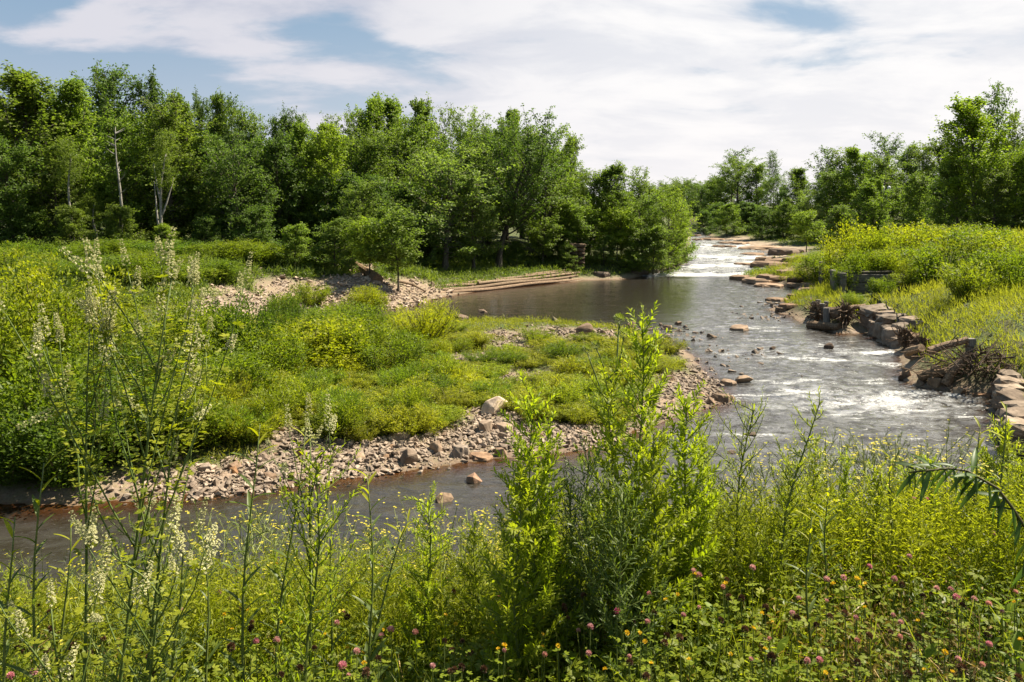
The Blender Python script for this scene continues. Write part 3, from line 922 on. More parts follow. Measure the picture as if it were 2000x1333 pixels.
for i in range(8):
    px = 1255 + i * 18
    tree(px, 235 + rr.uniform(-6, 20), 352 + rr.uniform(-4, 8), 60, 'broad', MD, 'small far tree on the horizon at the river bend', group='far trees at the river bend')

# bare snag and forked pale trunks in front of the left wood, stone pier, utility poles
def snag():
    x = (230 - 1000) * 60.5 / F
    z = float(zt(x, 60.5))
    g = Geo()
    r = np.random.default_rng(77)
    H = EYE - (248 - Y0) * 60.5 / F - z
    t = np.linspace(0, 1, 9)
    tr = np.stack([0.25 * np.sin(t * 5) + t * .1, 0.1 * np.cos(t * 4), t * H], 1)
    tr[0, 2] = -.3
    g.tube(tr, np.linspace(.15, .02, 9), 6)
    o = empty('bare_tree', (x, 60.5, z), 0)
    obj('trunk', g.mesh('snag_trunk', M['birch'], True), o)
    for i in range(16):
        b = Geo()
        h = r.uniform(.45, .95)
        az = r.uniform(0, 6.28)
        p = limb((np.interp(h, t, tr[:, 0]), np.interp(h, t, tr[:, 1]), h * H), (math.cos(az), math.sin(az), .5), r.uniform(.6, 2.0) * (1.15 - h * .7), .3, 5, r)
        b.tube(p, np.linspace(.04, .008, 6), 4, cap=False)
        obj('branch', b.mesh('snag_branch', M['birch']), o)
    tag(o, 'bare white dead tree with thin branches before the left wood', 'tree')
    for k, (px, d, toppx, top, fork) in enumerate([(308, 60, 322, 300, 1), (138, 61, 136, 310, 0), (190, 62, 182, 400, 0)]):
        x = (px - 1000) * d / F
        z = float(zt(x, d))
        H = EYE - (top - Y0) * d / F - z
        o = empty('birch_tree', (x, d, z), 0)
        g = Geo()
        dx = (toppx - px) * d / F
        t = np.linspace(0, 1, 8)
        g.tube(np.stack([dx * t + .12 * np.sin(t * 7), 0 * t, t * H - .3 * (t == 0)], 1), np.linspace(.13, .05, 8), 6)
        obj('trunk', g.mesh('birch_trunk', M['birch'], True), o)
        if fork:
            for (h0, ddx, hh) in ((.34, .9, .42), (.22, -.5, .5), (.5, -.7, .4)):
                b = Geo()
                q = np.linspace(0, 1, 6)
                b.tube(np.stack([np.interp(h0, t, dx * t) + ddx * q ** .8, .3 * q, (h0 + hh * q) * H], 1), np.linspace(.09, .03, 6), 5)
                obj('branch', b.mesh('birch_branch', M['birch'], True), o)
        c = PROTO['open'][k % 2][1]
        w = 2.6
        obj('crown', c, o, loc=(dx, 0, H * .35), scale=(w / 6.5, w / 6.5, (H * .75) / 13.0), color=OL)
        tag(o, ['pale birch with forked white trunks standing before the olive tree', 'thin pale birch trunk at the left part of the wood edge', 'short pale birch trunk left of the bare snag'][k], 'tree', 'birches at the wood edge')


snag()


# ------------------------------------------------------------------ stones
def rock_proto(seed, flat=0.7, n=16, rough=0.0):
    r = np.random.default_rng(seed)
    bm = bmesh.new()
    P = norm(r.normal(size=(n, 3))) * np.array([1, r.uniform(.6, .95), flat]) * r.uniform(.75, 1.05, (n, 1))
    for p in P:
        bm.verts.new(p * 0.5)
    res = bmesh.ops.convex_hull(bm, input=bm.verts)
    bmesh.ops.delete(bm, geom=[v for v in bm.verts if not v.link_faces], context='VERTS')
    bmesh.ops.bevel(bm, geom=list(bm.edges), offset=0.022, segments=1, affect='EDGES', clamp_overlap=True)
    bmesh.ops.triangulate(bm, faces=bm.faces)
    me = bpy.data.meshes.new('stone')
    bm.to_mesh(me)
    bm.free()
    me.materials.append(M['stone'])
    set_attr(me, 'tint', np.full(len(me.vertices), 0.5))
    return me


def rock_arrays(seed, flat, n=9):
    """a cheap angular pebble as arrays"""
    r = np.random.default_rng(seed)
    bm = bmesh.new()
    P = norm(r.normal(size=(n, 3))) * np.array([1, .8, flat]) * r.uniform(.8, 1.05, (n, 1))
    for p in P:
        bm.verts.new(p * 0.5)
    bmesh.ops.convex_hull(bm, input=bm.verts)
    bmesh.ops.delete(bm, geom=[v for v in bm.verts if not v.link_faces], context='VERTS')
    bmesh.ops.triangulate(bm, faces=bm.faces)
    bm.verts.index_update()
    v = np.array([q.co[:] for q in bm.verts])
    f = np.array([[q.index for q in t.verts] for t in bm.faces])
    bm.free()
    return v, f


ROCKS = [rock_proto(100 + i, [.55, .7, .45, .8, .6, .35, .65, .5][i]) for i in range(8)]


def slab_proto(seed):
    """a flat ledge of bedrock: ragged outline, level top, stepped edge"""
    r = np.random.default_rng(seed)
    n = 15
    th = np.arange(n) * 2 * math.pi / n + r.normal(size=n) * .12
    rad = .5 * r.uniform(.68, 1.06, n)
    ring_ = np.stack([np.cos(th) * rad, np.sin(th) * rad * .8], 1)
    bm = bmesh.new()
    lv = []
    for sc, zz in ((1.06, -.16), (1.0, .02), (.93, .10), (.80, .13)):
        lv.append([bm.verts.new((p[0] * sc + r.normal() * .012, p[1] * sc + r.normal() * .012, zz + r.normal() * .012)) for p in ring_])
    for a, b in zip(lv[:-1], lv[1:]):
        for i in range(n):
            bm.faces.new((a[i], a[(i + 1) % n], b[(i + 1) % n], b[i]))
    c = bm.verts.new((0, 0, .13))
    for i in range(n):
        bm.faces.new((lv[-1][i], lv[-1][(i + 1) % n], c))
    bmesh.ops.triangulate(bm, faces=bm.faces)
    me = bpy.data.meshes.new('slab')
    bm.to_mesh(me)
    bm.free()
    me.materials.append(M['stone'])
    set_attr(me, 'tint', np.full(len(me.vertices), 0.5))
    return me


SLABS = [slab_proto(200 + i) for i in range(5)]
STONE_COLS = [(1.0, .98, .95), (1.15, 1.1, 1.05), (.85, .80, .76), (1.1, .95, .82), (.78, .76, .76), (1.25, 1.22, 1.18), (.9, .72, .55), (1.0, .9, .85)]


def stone_at(px, py, wpx, label, col=(1, 1, 1), hpx=None, rot=None, i=0, slab=False, sink=.28, group=None, name='stone', cat='stone', tilt=.15):
    x, y, z = ground(px, py)
    w = wpx * y / F * 1.12
    me = SLABS[i % 5] if slab else ROCKS[i % 8]
    zr = (max(v.co.z for v in me.vertices) - min(v.co.z for v in me.vertices))
    h = (hpx * y / F) if hpx else w * zr
    o = obj(name, me, loc=(x, y + w * .25, z + h * (.5 - sink)), rot=(tilt * math.sin(i * 3.1), tilt * math.cos(i * 1.7), i * 1.3 if rot is None else rot), scale=(w, w, h / zr / (1 - sink * .6)), color=col)
    tag(o, label, cat, group)
    return o


BO = 'large stones of the gravel bar and river'
k = 0
for a in [
    (965, 814, 62, 'large white boulder at the edge of the green plants', (2.3, 2.3, 2.25), 34, .4), (948, 848, 40, 'grey boulder below the large white boulder', (1.15, 1.1, 1.05), 28, 1.0),
    (988, 845, 42, 'flat pale stone right of the grey boulder', (1.2, 1.12, 1.05), 16, .2), (795, 915, 42, 'dark angular boulder with a shaded face at the water edge', (.72, .68, .64), 36, .7),
    (927, 946, 42, 'pinkish wedge-shaped stone standing in the channel', (1.12, .88, .75), 20, .1), (865, 984, 38, 'rounded brown stone in the channel below the wedge stone', (.85, .75, .64), 22, .2),
    (940, 903, 50, 'flat brown slab lying at the water edge of the bar', (.95, .76, .6), 12, .1), (900, 895, 36, 'bluish grey block on the bar near the flat slab', (.95, .97, 1.0), 26, .9),
    (850, 893, 36, 'pale leaning block on the bar right of the dark boulder', (1.1, 1.0, .9), 24, 2.1), (978, 893, 30, 'brown stone at the right end of the near bar', (.95, .82, .7), 20, .4),
    (1060, 815, 34, 'dark grey boulder half hidden in the green plants', (.6, .58, .58), 24, .5), (780, 862, 46, 'wide grey flat stone at the back of the bar', (.95, .93, .92), 18, .1),
    (888, 722, 22, 'pale stone peeking out of the bar greenery', (1.2, 1.15, 1.05), 18, .8), (1000, 700, 22, 'tan stone among plants on the middle of the bar', (1.1, 1.0, .9), 10, .8),
    (1083, 632, 28, 'squared grey stone at the pool edge of the bar', (.95, .95, .95), 14, .1), (1145, 655, 44, 'large brown stone at the back shore of the bar', (.75, .64, .55), 22, .5),
    (1232, 645, 30, 'brown stone standing in the shallows behind the bar', (.7, .6, .55), 16, .7), (1415, 785, 42, 'dark brown flat stone at the tip of the bar', (.75, .65, .55), 16, .2),
    (1425, 752, 30, 'flat tan stone in the river beside the bar tip', (1.0, .9, .8), 10, .1), (1452, 750, 42, 'squared tan rock in the river off the bar tip', (1.15, 1.05, .92), 14, .0),
    (1448, 648, 44, 'flat pale rock in the riffle above the bar', (1.05, .95, .85), 12, .0), (1390, 792, 30, 'brown stone ending the bar tip', (.85, .74, .64), 16, .9),
    (1390, 662, 28, 'low stone in the shallow riffle', (.8, .72, .62), 10, .3), (1622, 683, 24, 'small black rock in the white water', (.35, .3, .27), 12, .3),
    (1510, 685, 18, 'small dark rock in the riffle', (.45, .4, .36), 8, .5), (1305, 643, 22, 'flat tan stone off the back shore of the bar', (1.0, .9, .8), 8, .4),
    (1530, 610, 26, 'brown flat rock at the foot of the right shallows', (.7, .62, .54), 12, .1), (1325, 635, 18, 'small brown stone in the pool outlet', (.7, .6, .5), 7, .5),
    (945, 612, 26, 'low dark stone in the still pool', (.6, .54, .48), 7, .4), (900, 622, 30, 'dark stone at the pool edge by the round bush', (.6, .54, .48), 9, .4),
    (1530, 605, 30, 'rust brown ledge stone in the right shallows', (.8, .62, .48), 10, .0), (1470, 855, 34, 'dark wet stone making a small wave in the near channel', (.4, .36, .32), 7, .0),
    (1430, 890, 26, 'dark wet stone under the foreground plants', (.4, .36, .32), 6, .6), (1600, 615, 22, 'rounded tan stone left of the root wad', (1.1, .92, .78), 12, .5),
    (520, 945, 34, 'brown boulder on the left part of the near bar', (.8, .68, .58), 18, .3), (395, 925, 36, 'grey blocky stone above the sandy shore', (1.0, 1.0, 1.02), 20, .2),
    (455, 930, 30, 'rust brown stone on the left part of the bar', (1.0, .70, .45), 18, .3), (440, 938, 34, 'wide pale stone beside the rust brown one', (1.15, 1.08, 1.0), 12, .3),
    (660, 875, 36, 'brown stone at the upper edge of the near bar', (.9, .78, .68), 14, .9), (700, 905, 30, 'pale tan stone in the middle of the near bar', (1.2, 1.1, .98), 16, 1.4),
    (110, 905, 60, 'grey boulder in the shade under the left bushes', (.8, .8, .82), 34, .3), (1310, 745, 26, 'tan stone near the tip of the bar greenery', (1.0, .88, .78), 12, .4),
    (640, 868, 26, 'tan block at the upper left of the near bar', (1.0, .9, .8), 12, .4), (545, 848, 24, 'pale stone in the small bare patch of the bar greenery', (1.2, 1.1, 1.0), 12, .4),
]:
    k += 1
    stone_at(a[0], a[1], a[2], a[3], a[4], a[5], a[6], i=k, group=BO, name='boulder' if 'boulder' in a[3] else 'stone', cat='boulder' if 'boulder' in a[3] else 'stone', slab='flat' in a[3] or 'slab' in a[3])

r = np.random.default_rng(31)


def scatter_stones(area, n, smin, smax, label, group, cols, ysq=True):
    """loose stones spread over soft discs; every one a thing of its own"""
    cnt = 0
    area = np.array(area)
    while cnt < n:
        cx, cy, cr = area[r.integers(len(area))]
        x = cx + r.normal() * cr * .55
        y = cy + r.normal() * cr * .55
        if river_sd([x], [y])[0] < -0.25:
            continue
        s = smin * (smax / smin) ** (r.random() ** 1.6)
        z = float(zt(x, y))
        i = int(r.integers(8))
        c = np.array(cols[r.integers(len(cols))]) * r.uniform(.85, 1.15)
        o = obj('stone', ROCKS[i], loc=(x, y, z + s * .14), rot=(r.normal() * .22, r.normal() * .22, r.uniform(0, 6.28)), scale=(s, s * r.uniform(.7, 1), s * r.uniform(.65, 1.0)), color=tuple(c))
        tag(o, label, 'stone', group)
        cnt += 1


near_bar = BAR[2:14]
scatter_stones(near_bar, 112, .18, .50, 'loose tan stone on the gravel bar along the near channel', 'loose stones of the near gravel bar', STONE_COLS)
scatter_stones(BAR[15:19], 22, .18, .48, 'loose brown stone around the tip of the gravel bar', 'loose stones at the bar tip', STONE_COLS[2:5])
scatter_stones(BAR[19:], 30, .20, .55, 'loose stone on the back shore of the gravel bar', 'loose stones behind the bar', STONE_COLS)
scatter_stones(RUB, 92, .35, .95, 'pale broken rock in the rubble of the left bank', 'rubble of the left bank', [(1.7, 1.68, 1.65), (1.9, 1.88, 1.86), (1.45, 1.38, 1.32), (1.2, 1.15, 1.1)])

# smaller stones, beyond counting
PEB = [rock_arrays(300 + i, f) for i, f in enumerate([.5, .7, .4, .6])]


def pebble_field(name, area, n, smin, smax, label, dens=1.0, lo=.25, hi=1.0):
    area = np.array(area)
    pk = r.integers(len(area), size=n)
    x = area[pk, 0] + r.normal(size=n) * area[pk, 2] * .62
    y = area[pk, 1] + r.normal(size=n) * area[pk, 2] * .62
    ok = river_sd(x, y) > (-0.3 if name != 'shallow_stones' else -9)
    x, y = x[ok], y[ok]
    m = len(x)
    s = smin * (smax / smin) ** (r.random(m) ** 1.8)
    P = np.stack([x, y, np.maximum(zt(x, y), wlevel(y) - .04) + s * .12], 1)
    th = r.uniform(0, 6.28, m)
    X = np.stack([np.cos(th), np.sin(th), r.normal(size=m) * .25], 1)
    X, Y, Z = frames(norm(X), np.tile([0, 0, 1.0], (m, 1)) + r.normal(size=(m, 3)) * .25)
    g = Geo()
    ki = r.integers(4, size=m)
    tn = r.uniform(lo, hi, m)
    for q in range(4):
        mk = ki == q
        sc = s[mk][:, None]
        g.inst(PEB[q], P[mk], X[mk] * sc, Y[mk] * sc, Z[mk] * sc, tn[mk])
    o = obj(name, g.mesh(name, M['stone']))
    tag(o, label, 'gravel', kind='stuff')


pebble_field('gravel', near_bar, 7000, .06, .32, 'small tan stones and gravel covering the near bar')
pebble_field('gravel', BAR[14:], 3600, .07, .32, 'small brown stones at the tip and back of the bar', lo=.1, hi=.75)
pebble_field('rubble', RUB, 4200, .12, .5, 'small pale rubble covering the left bank', lo=.5, hi=1.2)
wl = [(*PW(px, py), 2.0) for px, py in [(1300, 650), (1340, 660), (1420, 690), (1480, 620), (1530, 600), (1560, 600), (1250, 648), (1180, 645), (1380, 720), (1540, 590), (1560, 612)]]
pebble_field('shallow_stones', wl, 900, .10, .55, 'scattered low brown stones breaking the shallow water', lo=.0, hi=.5)

# flat rock slabs of the right-hand shelf
for q, (px, py, w, h, lab, c) in enumerate([
    (1520, 522, 78, 11, 'long dark-edged rock slab in the shelf beside the rapids', (.85, .72, .62)), (1450, 548, 48, 11, 'brown slab nearest the rapids on the right shelf', (.8, .66, .54)),
    (1495, 488, 90, 7, 'broad tan sheet of rock at the back of the shelf', (1.1, .98, .85)), (1545, 498, 70, 14, 'dark grey rock hump on the shelf', (.62, .58, .56)),
    (1560, 512, 50, 8, 'thin dark slab under the shelf bush', (.6, .52, .46)), (1500, 508, 40, 7, 'small tan slab between the shelf ledges', (.95, .84, .72)),
    (1500, 552, 90, 9, 'wide pale slab at the foot of the shelf', (1.15, 1.02, .9)), (1510, 562, 60, 8, 'low pale slab sloping into the pool', (1.15, 1.0, .88)),
    (1440, 478, 60, 6, 'far tan ledge beside the upper rapids', (1.05, .92, .78)), (1545, 535, 50, 8, 'tan ledge left of the concrete post', (1.05, .94, .82)),
    (1590, 572, 46, 10, 'tan slab leaning at the water edge below the post', (1.1, .95, .82)), (1585, 562, 36, 9, 'tilted tan slab below the concrete post', (1.1, .98, .85)),
    (1555, 585, 30, 12, 'rounded purple brown stone at the right shore', (.8, .64, .56)), (1520, 590, 40, 8, 'flat brown stone at the right shore above the shallows', (.8, .68, .56)),
    (1548, 602, 44, 8, 'long low brown stone in the right shallows', (.85, .68, .54)), (1400, 470, 50, 5, 'low ledge at the head of the rapids', (.9, .76, .64)),
    (1360, 462, 30, 4, 'dark ledge crossing the far water', (.55, .48, .42)), (1365, 470, 24, 4, 'small ledge at the left head of the rapids', (.7, .6, .5)),
    (1470, 520, 60, 6, 'thin tan ledge next to the long dark-edged slab', (.95, .82, .7)), (1530, 545, 80, 7, 'broad tan ledge left of the dark driftwood log', (1.0, .88, .76)), (1535, 512, 66, 6, 'flat tan ledge below the dark hump', (.92, .8, .68)),
    (1475, 500, 56, 6, 'thin brown ledge where the shelf meets the rapids', (.85, .72, .6)), (1420, 484, 50, 5, 'low brown ledge washed by the rapids', (.75, .64, .54)), (1560, 560, 40, 7, 'tan ledge at the foot of the concrete post', (1.0, .88, .76)),
    (1330, 512, 26, 12, 'dark ledge block under the trees beside the rapids', (.5, .46, .42)), (1245, 535, 60, 8, 'grey ledge blocks along the left bank by the drop', (.6, .58, .56)), (1175, 540, 46, 9, 'dark grey block between the pier and the ledge', (.5, .49, .48)),
]):
    stone_at(px, py, w, lab, c, h, (q % 3 - 1) * .15, i=q, slab=True, sink=.2, group='flat rocks of the right shelf and ledges', name='flat_rock', cat='rock', tilt=.03)

# ------------------------------------------------------------------ shrubs
def shrub_proto(seed, H, W, nst, leaf, n, slim=.55, droop=0.0, upright=.5, fine=False, rc=.16):
    """a many-stemmed bush: stems and foliage"""
    r = np.random.default_rng(seed)
    wood, cl = Geo(), []
    for i in range(nst):
        az = r.uniform(0, 6.28)
        out = r.random() ** .6
        d = np.array([math.cos(az) * out, math.sin(az) * out, upright + r.random() * .8])
        L = H * r.uniform(.75, 1.1) * (1 - .18 * out) / max(.55, norm(d)[2] * .9)
        p = limb((math.cos(az) * W * .08 * out, math.sin(az) * W * .08 * out, -.08), d, min(L, H * 1.25), .25 - droop, 6, r)
        hs = np.hypot(p[:, 0], p[:, 1])
        sc = np.minimum(1, W * .5 / np.maximum(hs, 1e-6))
        p[:, :2] *= sc[:, None]
        wood.tube(p, np.linspace(.018, .005, 7) * H ** .7, 4, cap=False)
        bt = r.normal() * .14
        for j in range(1, 7):
            cl.append((*p[j], rc * H * r.uniform(.6, 1.1), bt + j * .03))
            for q in range(2):
                dd = norm(r.normal(size=3) + np.array([0, 0, .4 - droop]))
                cl.append((*(p[j] + dd * rc * H * 1.1), rc * H * r.uniform(.5, .9), bt + r.normal() * .1))
    cl = np.array(cl)
    pk = r.choice(len(cl), n, p=cl[:, 3] / cl[:, 3].sum())
    P = cl[pk, :3] + r.normal(size=(n, 3)) * .55 * cl[pk, 3:4]
    P[:, 2] = np.maximum(P[:, 2], .03)
    out = norm(P * np.array([1, 1, .5]) + np.array([0, 0, .1]))
    d = norm(out * .7 + rdir(n, r) * .8 + np.array([0, 0, .25 - droop]))
    up = norm(rdir(n, r) * .7 + np.array([0, 0, .8]))
    X, Y, Z = frames(d, up)
    s = leaf * r.uniform(.6, 1.25, n)[:, None]
    g = Geo()
    g.inst(LEAF1 if fine else LEAF2, P, X * s * slim, Y * s, Z * s, np.clip(.45 + cl[pk, 4] + r.normal(size=n) * .18, 0, 1))
    hh = float(np.percentile(P[:, 2], 99))
    ww = float(np.percentile(np.abs(P[:, 0]), 97) * 2)
    return wood.mesh('shrub_stems', M['dark_stem']), g.mesh('shrub_foliage', M['shrub_leaf']), hh, ww


SHRUB = {
    'leafy': [shrub_proto(401, 2.2, 2.6, 16, .13, 6500, .6), shrub_proto(402, 2.4, 2.4, 18, .12, 6500, .6)],
    'fine': [shrub_proto(411, 1.2, 1.5, 26, .12, 5200, .27, upright=.8, fine=True, rc=.13), shrub_proto(412, 1.1, 1.7, 26, .11, 5200, .27, upright=.6, fine=True, rc=.13)],
    'round': [shrub_proto(421, 1.6, 2.0, 46, .13, 9000, .16, upright=.55, fine=True, rc=.11)],
    'big': [shrub_proto(431, 4.0, 4.0, 20, .17, 11000, .6, rc=.15), shrub_proto(432, 4.0, 4.2, 22, .17, 11000, .58, rc=.14)],
}
_sc = {}


def shrub(px, d, top, wpx, kind, color, label, group, name='shrub', py=None):
    """bush at photo column px and distance d, its top at photo row `top`"""
    x = (px - 1000) * d / F
    z = float(zt(x, d))
    H = EYE - (top - Y0) * d / F - z
    if H < .45 * wpx * d / F:
        x, d, z = ground(px, top + .72 * wpx)
        H = max(.4, EYE - (top - Y0) * d / F - z)
    W = wpx * d / F
    i = _sc[kind] = _sc.get(kind, -1) + 1
    sm, fm, h0, w0 = SHRUB[kind][i % len(SHRUB[kind])]
    sx, sz = W / w0, H / h0
    o = empty(name, (x, d, z), i * 1.9, (sx, sx, sz))
    obj('stems', sm, o)
    obj('foliage', fm, o, color=color)
    tag(o, label, 'shrub', group)
    return o


sB, sY, sD, sM, sG = (1.15, 1.15, .9), (1.55, 1.4, .75), (.55, .7, .8), (.9, 1.0, .85), (1.2, 1.15, 1.1)
LB = 'bushes on the left part of the bar'
for a in [
    (10, 23.5, 560, 240, 'big', sB, 'tall bright bush at the left edge of the photo above the channel'), (110, 26, 520, 240, 'big', sY, 'tallest yellow-green bush behind the white sweet clover'),
    (210, 25, 640, 200, 'big', (.7, .8, .8), 'green bush behind the white sweet clover spikes'), (70, 20.8, 700, 230, 'leafy', sM, 'dense bush low at the left edge above the muddy shore'),
    (200, 20.6, 745, 190, 'leafy', sD, 'dark bush over the shady muddy shore'), (310, 21.5, 760, 190, 'leafy', sB, 'bright bush left of the gravel shore'),
    (290, 28, 590, 210, 'big', sB, 'bush at the upper left of the bar below the rubble'), (400, 29, 600, 150, 'leafy', sM, 'green bush below the pale rubble bank'),
    (475, 30, 590, 110, 'leafy', sD, 'darker pointed bush in front of the rubble'), (550, 33, 578, 70, 'leafy', sD, 'thin upright dark bush before the far channel'),
    (600, 31, 630, 190, 'leafy', sY, 'broad yellow-green bush in the middle of the bar'), (520, 29, 650, 130, 'leafy', sM, 'green bush left of the broad yellow-green bush'),
    (700, 32, 628, 120, 'leafy', sB, 'bright bush left of the round feathery bush'), (660, 37, 600, 110, 'leafy', sM, 'bush at the back of the bar against the far channel'),
    (720, 38, 598, 90, 'leafy', sM, 'bush at the back of the bar left of the round bush'), (770, 35, 650, 110, 'leafy', sM, 'dark bush in front of the round feathery bush'),
    (430, 25, 690, 150, 'leafy', sM, 'green bush in the middle left of the bar'), (360, 23, 720, 150, 'leafy', sB, 'bush above the sandy shore of the bar'),
    (130, 21.8, 800, 200, 'leafy', sD, 'low bush hanging over the left mud bank'), (30, 20, 840, 180, 'leafy', sD, 'dark low bush in the left corner above the mud'), (250, 23, 690, 170, 'leafy', sD, 'shaded bush with dark hollow behind the sweet clover'),
]:
    shrub(*a, LB)
shrub(828, 41, 594, 118, 'round', (1.85, 1.6, .75), 'round feathery yellow-green bush by the still pool', 'bushes on the left part of the bar')
# low feathery willow weeds of the bar
r = np.random.default_rng(55)
cells = []
for py in range(655, 880, 18):
    for px in range(400, 1400, 46):
        cells.append((px + r.uniform(-20, 20), py + r.uniform(-8, 8)))
nfine = 0
for (px, py) in cells:
    x, y, z = ground(px, py)
    if river_sd([x], [y])[0] < 1.0 or gravel_at(np.array([x]), np.array([y]))[0] > .35 or y < 19:
        continue
    if not (19 < y < 48) or z < .02:
        continue
    h = r.uniform(.35, .8) * (1.0 if px < 900 else .75) * (1.25 if px < 620 else 1)
    w = r.uniform(1.0, 1.7)
    sm, fm, h0, w0 = SHRUB['fine'][nfine % 2]
    c = np.array([(1.5, 1.35, .95), (1.25, 1.25, .9), (1.75, 1.5, 1.0), (.85, 1.0, .85), (1.4, 1.2, 1.1)][r.integers(5)]) * r.uniform(.75, 1.15)
    h *= r.choice([.8, 1.0, 1.35])
    o = empty('weed_bush', (x, y, z), r.uniform(0, 6.28), (w / w0, w / w0, h / h0))
    obj('stems', sm, o)
    obj('foliage', fm, o, color=tuple(c))
    tag(o, 'low feathery light green weed clump growing on the gravel bar', 'weed', 'low weed clumps on the bar')
    nfine += 1
# right bank shrubs
RB = 'shrubs on the right bank'
for a in [
    (1665, 62, 440, 90, 'leafy', sY, 'bright yellow-green shrub above the concrete ruin'), (1700, 60, 455, 80, 'leafy', sB, 'bright shrub second from the left above the concrete ruin'),
    (1745, 60, 455, 90, 'leafy', sB, 'shrub above the concrete ruin below the clearing'), (1800, 62, 440, 120, 'leafy', sY, 'large bright shrub at the middle of the right bank top'),
    (1855, 64, 440, 90, 'leafy', sB, 'shrub right of the large bright one on the bank top'), (1910, 66, 446, 100, 'leafy', sM, 'shrub near the right trees on the bank top'),
    (1960, 62, 455, 120, 'leafy', sG, 'pale shrub at the right edge of the bank top'), (1935, 52, 500, 80, 'leafy', sD, 'dark round bush on the grassy slope'),
    (1625, 66, 492, 90, 'leafy', sM, 'bush left of the concrete post'), (1640, 60, 510, 70, 'leafy', sB, 'bush right of the concrete post'), (1595, 72, 500, 70, 'leafy', sM, 'bush behind the rock shelf beside the post'),
    (1560, 74, 497, 40, 'leafy', sY, 'small bright bush on the rock shelf'), (1668, 50.5, 572, 36, 'leafy', sM, 'bush at the foot of the concrete ruin'), (1727, 50.5, 545, 44, 'leafy', sM, 'broad-leaved bush before the concrete ruin'),
    (1680, 66, 470, 70, 'leafy', sB, 'shrub behind the ruin left of the clearing'), (1555, 76, 528, 34, 'leafy', sY, 'small bush at the edge of the flat ledge'), (1570, 55, 568, 34, 'leafy', sB, 'grassy tuft at the right shore above the stones'),
    (1690, 53.4, 492, 70, 'leafy', sM, 'shrub hanging over the top of the concrete ruin'), (1745, 53.4, 488, 80, 'leafy', sB, 'shrub over the right end of the concrete ruin'), (1830, 54, 480, 110, 'leafy', sM, 'weedy shrub on the upper slope below the large bright one'),
    (1775, 51.2, 528, 56, 'leafy', sB, 'bush covering the buried right end of the concrete ruin'), (1718, 53.6, 498, 60, 'leafy', sB, 'low bush growing on the middle of the concrete ruin'), (1652, 52.5, 520, 40, 'leafy', sM, 'bush against the left wing of the concrete ruin'),
    (1890, 50, 515, 100, 'fine', sB, 'light tuft on the slope left of the dark round bush'), (1980, 48, 490, 110, 'leafy', sM, 'shrub at the right edge above the grassy slope'),
]:
    shrub(*a, RB)
# meadow clumps
r = np.random.default_rng(58)
for i in range(34):
    x, y, z = ground(r.uniform(-20, 640), r.uniform(500, 556) if i % 3 else r.uniform(498, 512))
    if gravel_at(np.array([x]), np.array([y]))[0] > .3:
        continue
    sm, fm, h0, w0 = SHRUB['leafy'][i % 2]
    w, h = r.uniform(2.0, 4.0), r.uniform(.8, 1.4)
    o = empty('meadow_shrub', (x, y, z), r.uniform(0, 6), (w / w0, w / w0, h / h0))
    obj('stems', sm, o)
    obj('foliage', fm, o, color=tuple(np.array([(.62, .82, .95), (.8, .95, .9), (.95, 1.0, .85)][i % 3]) * r.uniform(.85, 1.1)))
    tag(o, 'low green clump in the tall growth of the left meadow', 'shrub', 'clumps in the left meadow')
# meadow and rubble bank shrubs
for a in [
    (710, 56, 560, 56, 'leafy', sY, 'yellow-green creeper bush on the rubble left of the young trees'), (725, 55, 572, 50, 'leafy', sY, 'low bright creeper on the rubble by the water'),
    (610, 57, 555, 60, 'fine', sB, 'weed clump on the rubble bank top'), (560, 55, 575, 50, 'fine', sB, 'weed clump among the pale rubble'), (660, 53, 590, 44, 'fine', sB, 'weed clump low on the rubble near the channel'),
    (1000, 72, 515, 60, 'skirt2', sM, ''), (1050, 73, 505, 60, 'skirt2', sM, ''),
]:
    if a[4] != 'skirt2':
        shrub(*a, 'growth on the left rubble bank')


# ------------------------------------------------------------------ ground cover (beyond counting)
def cover(name, n, region, hmin, hmax, blades, wid, mat, label, cat, lean=(0, 0, 0), spread=.35, curve=.3, tint=(.5, .2), tmpl=LEAF1, accept=None, seed=1):
    r = np.random.default_rng(seed)
    x, y = region(n, r)
    if accept is not None:
        ok = accept(x, y, r)
        x, y = x[ok], y[ok]
    m = len(x)
    hs = r.uniform(hmin, hmax, m) * (.65 + .7 * fbm(x * .35, y * .35, 61))
    tn = np.clip(tint[0] + (fbm(x * .5, y * .5, 63) - .5) * 1.1 + r.normal(size=m) * .08, 0, 1)
    P = np.repeat(np.stack([x, y, zt(x, y) - .02], 1), blades, 0)
    N = len(P)
    h = np.repeat(hs, blades) * r.uniform(.45, 1.05, N)
    d = norm(r.normal(size=(N, 3)) * np.array([spread, spread, .1]) + np.array([0, 0, 1.0]) + np.array(lean))
    stem_t = r.random(N) if tmpl is LEAF1 and curve > 0 else np.zeros(N)
    P = P + d * (h * stem_t * .75)[:, None] + r.normal(size=(N, 3)) * np.array([.10, .10, 0])
    d2 = norm(d + r.normal(size=(N, 3)) * curve * 1.6)
    X, Y, Z = frames(d2, rdir(N, r))
    ln = np.where(stem_t > 0, h * .38, h)
    g = Geo()
    g.inst(tmpl, P, X * (wid * r.uniform(.7, 1.3, N))[:, None], Y * ln[:, None], Z * ln[:, None] * .5, np.clip(np.repeat(tn, blades) + r.normal(size=N) * tint[1] * .6, 0, 1))
    o = obj(name, g.mesh(name, mat))
    tag(o, label, cat, kind='stuff')
    return o


def box_region(x0, x1, y0, y1):
    return lambda n, r: (r.uniform(x0, x1, n), r.uniform(y0, y1, n))


def not_gravel(margin, thr=.45):
    return lambda x, y, r: (river_sd(x, y) > margin) & (gravel_at(x, y) < thr + r.random(len(x)) * .2)


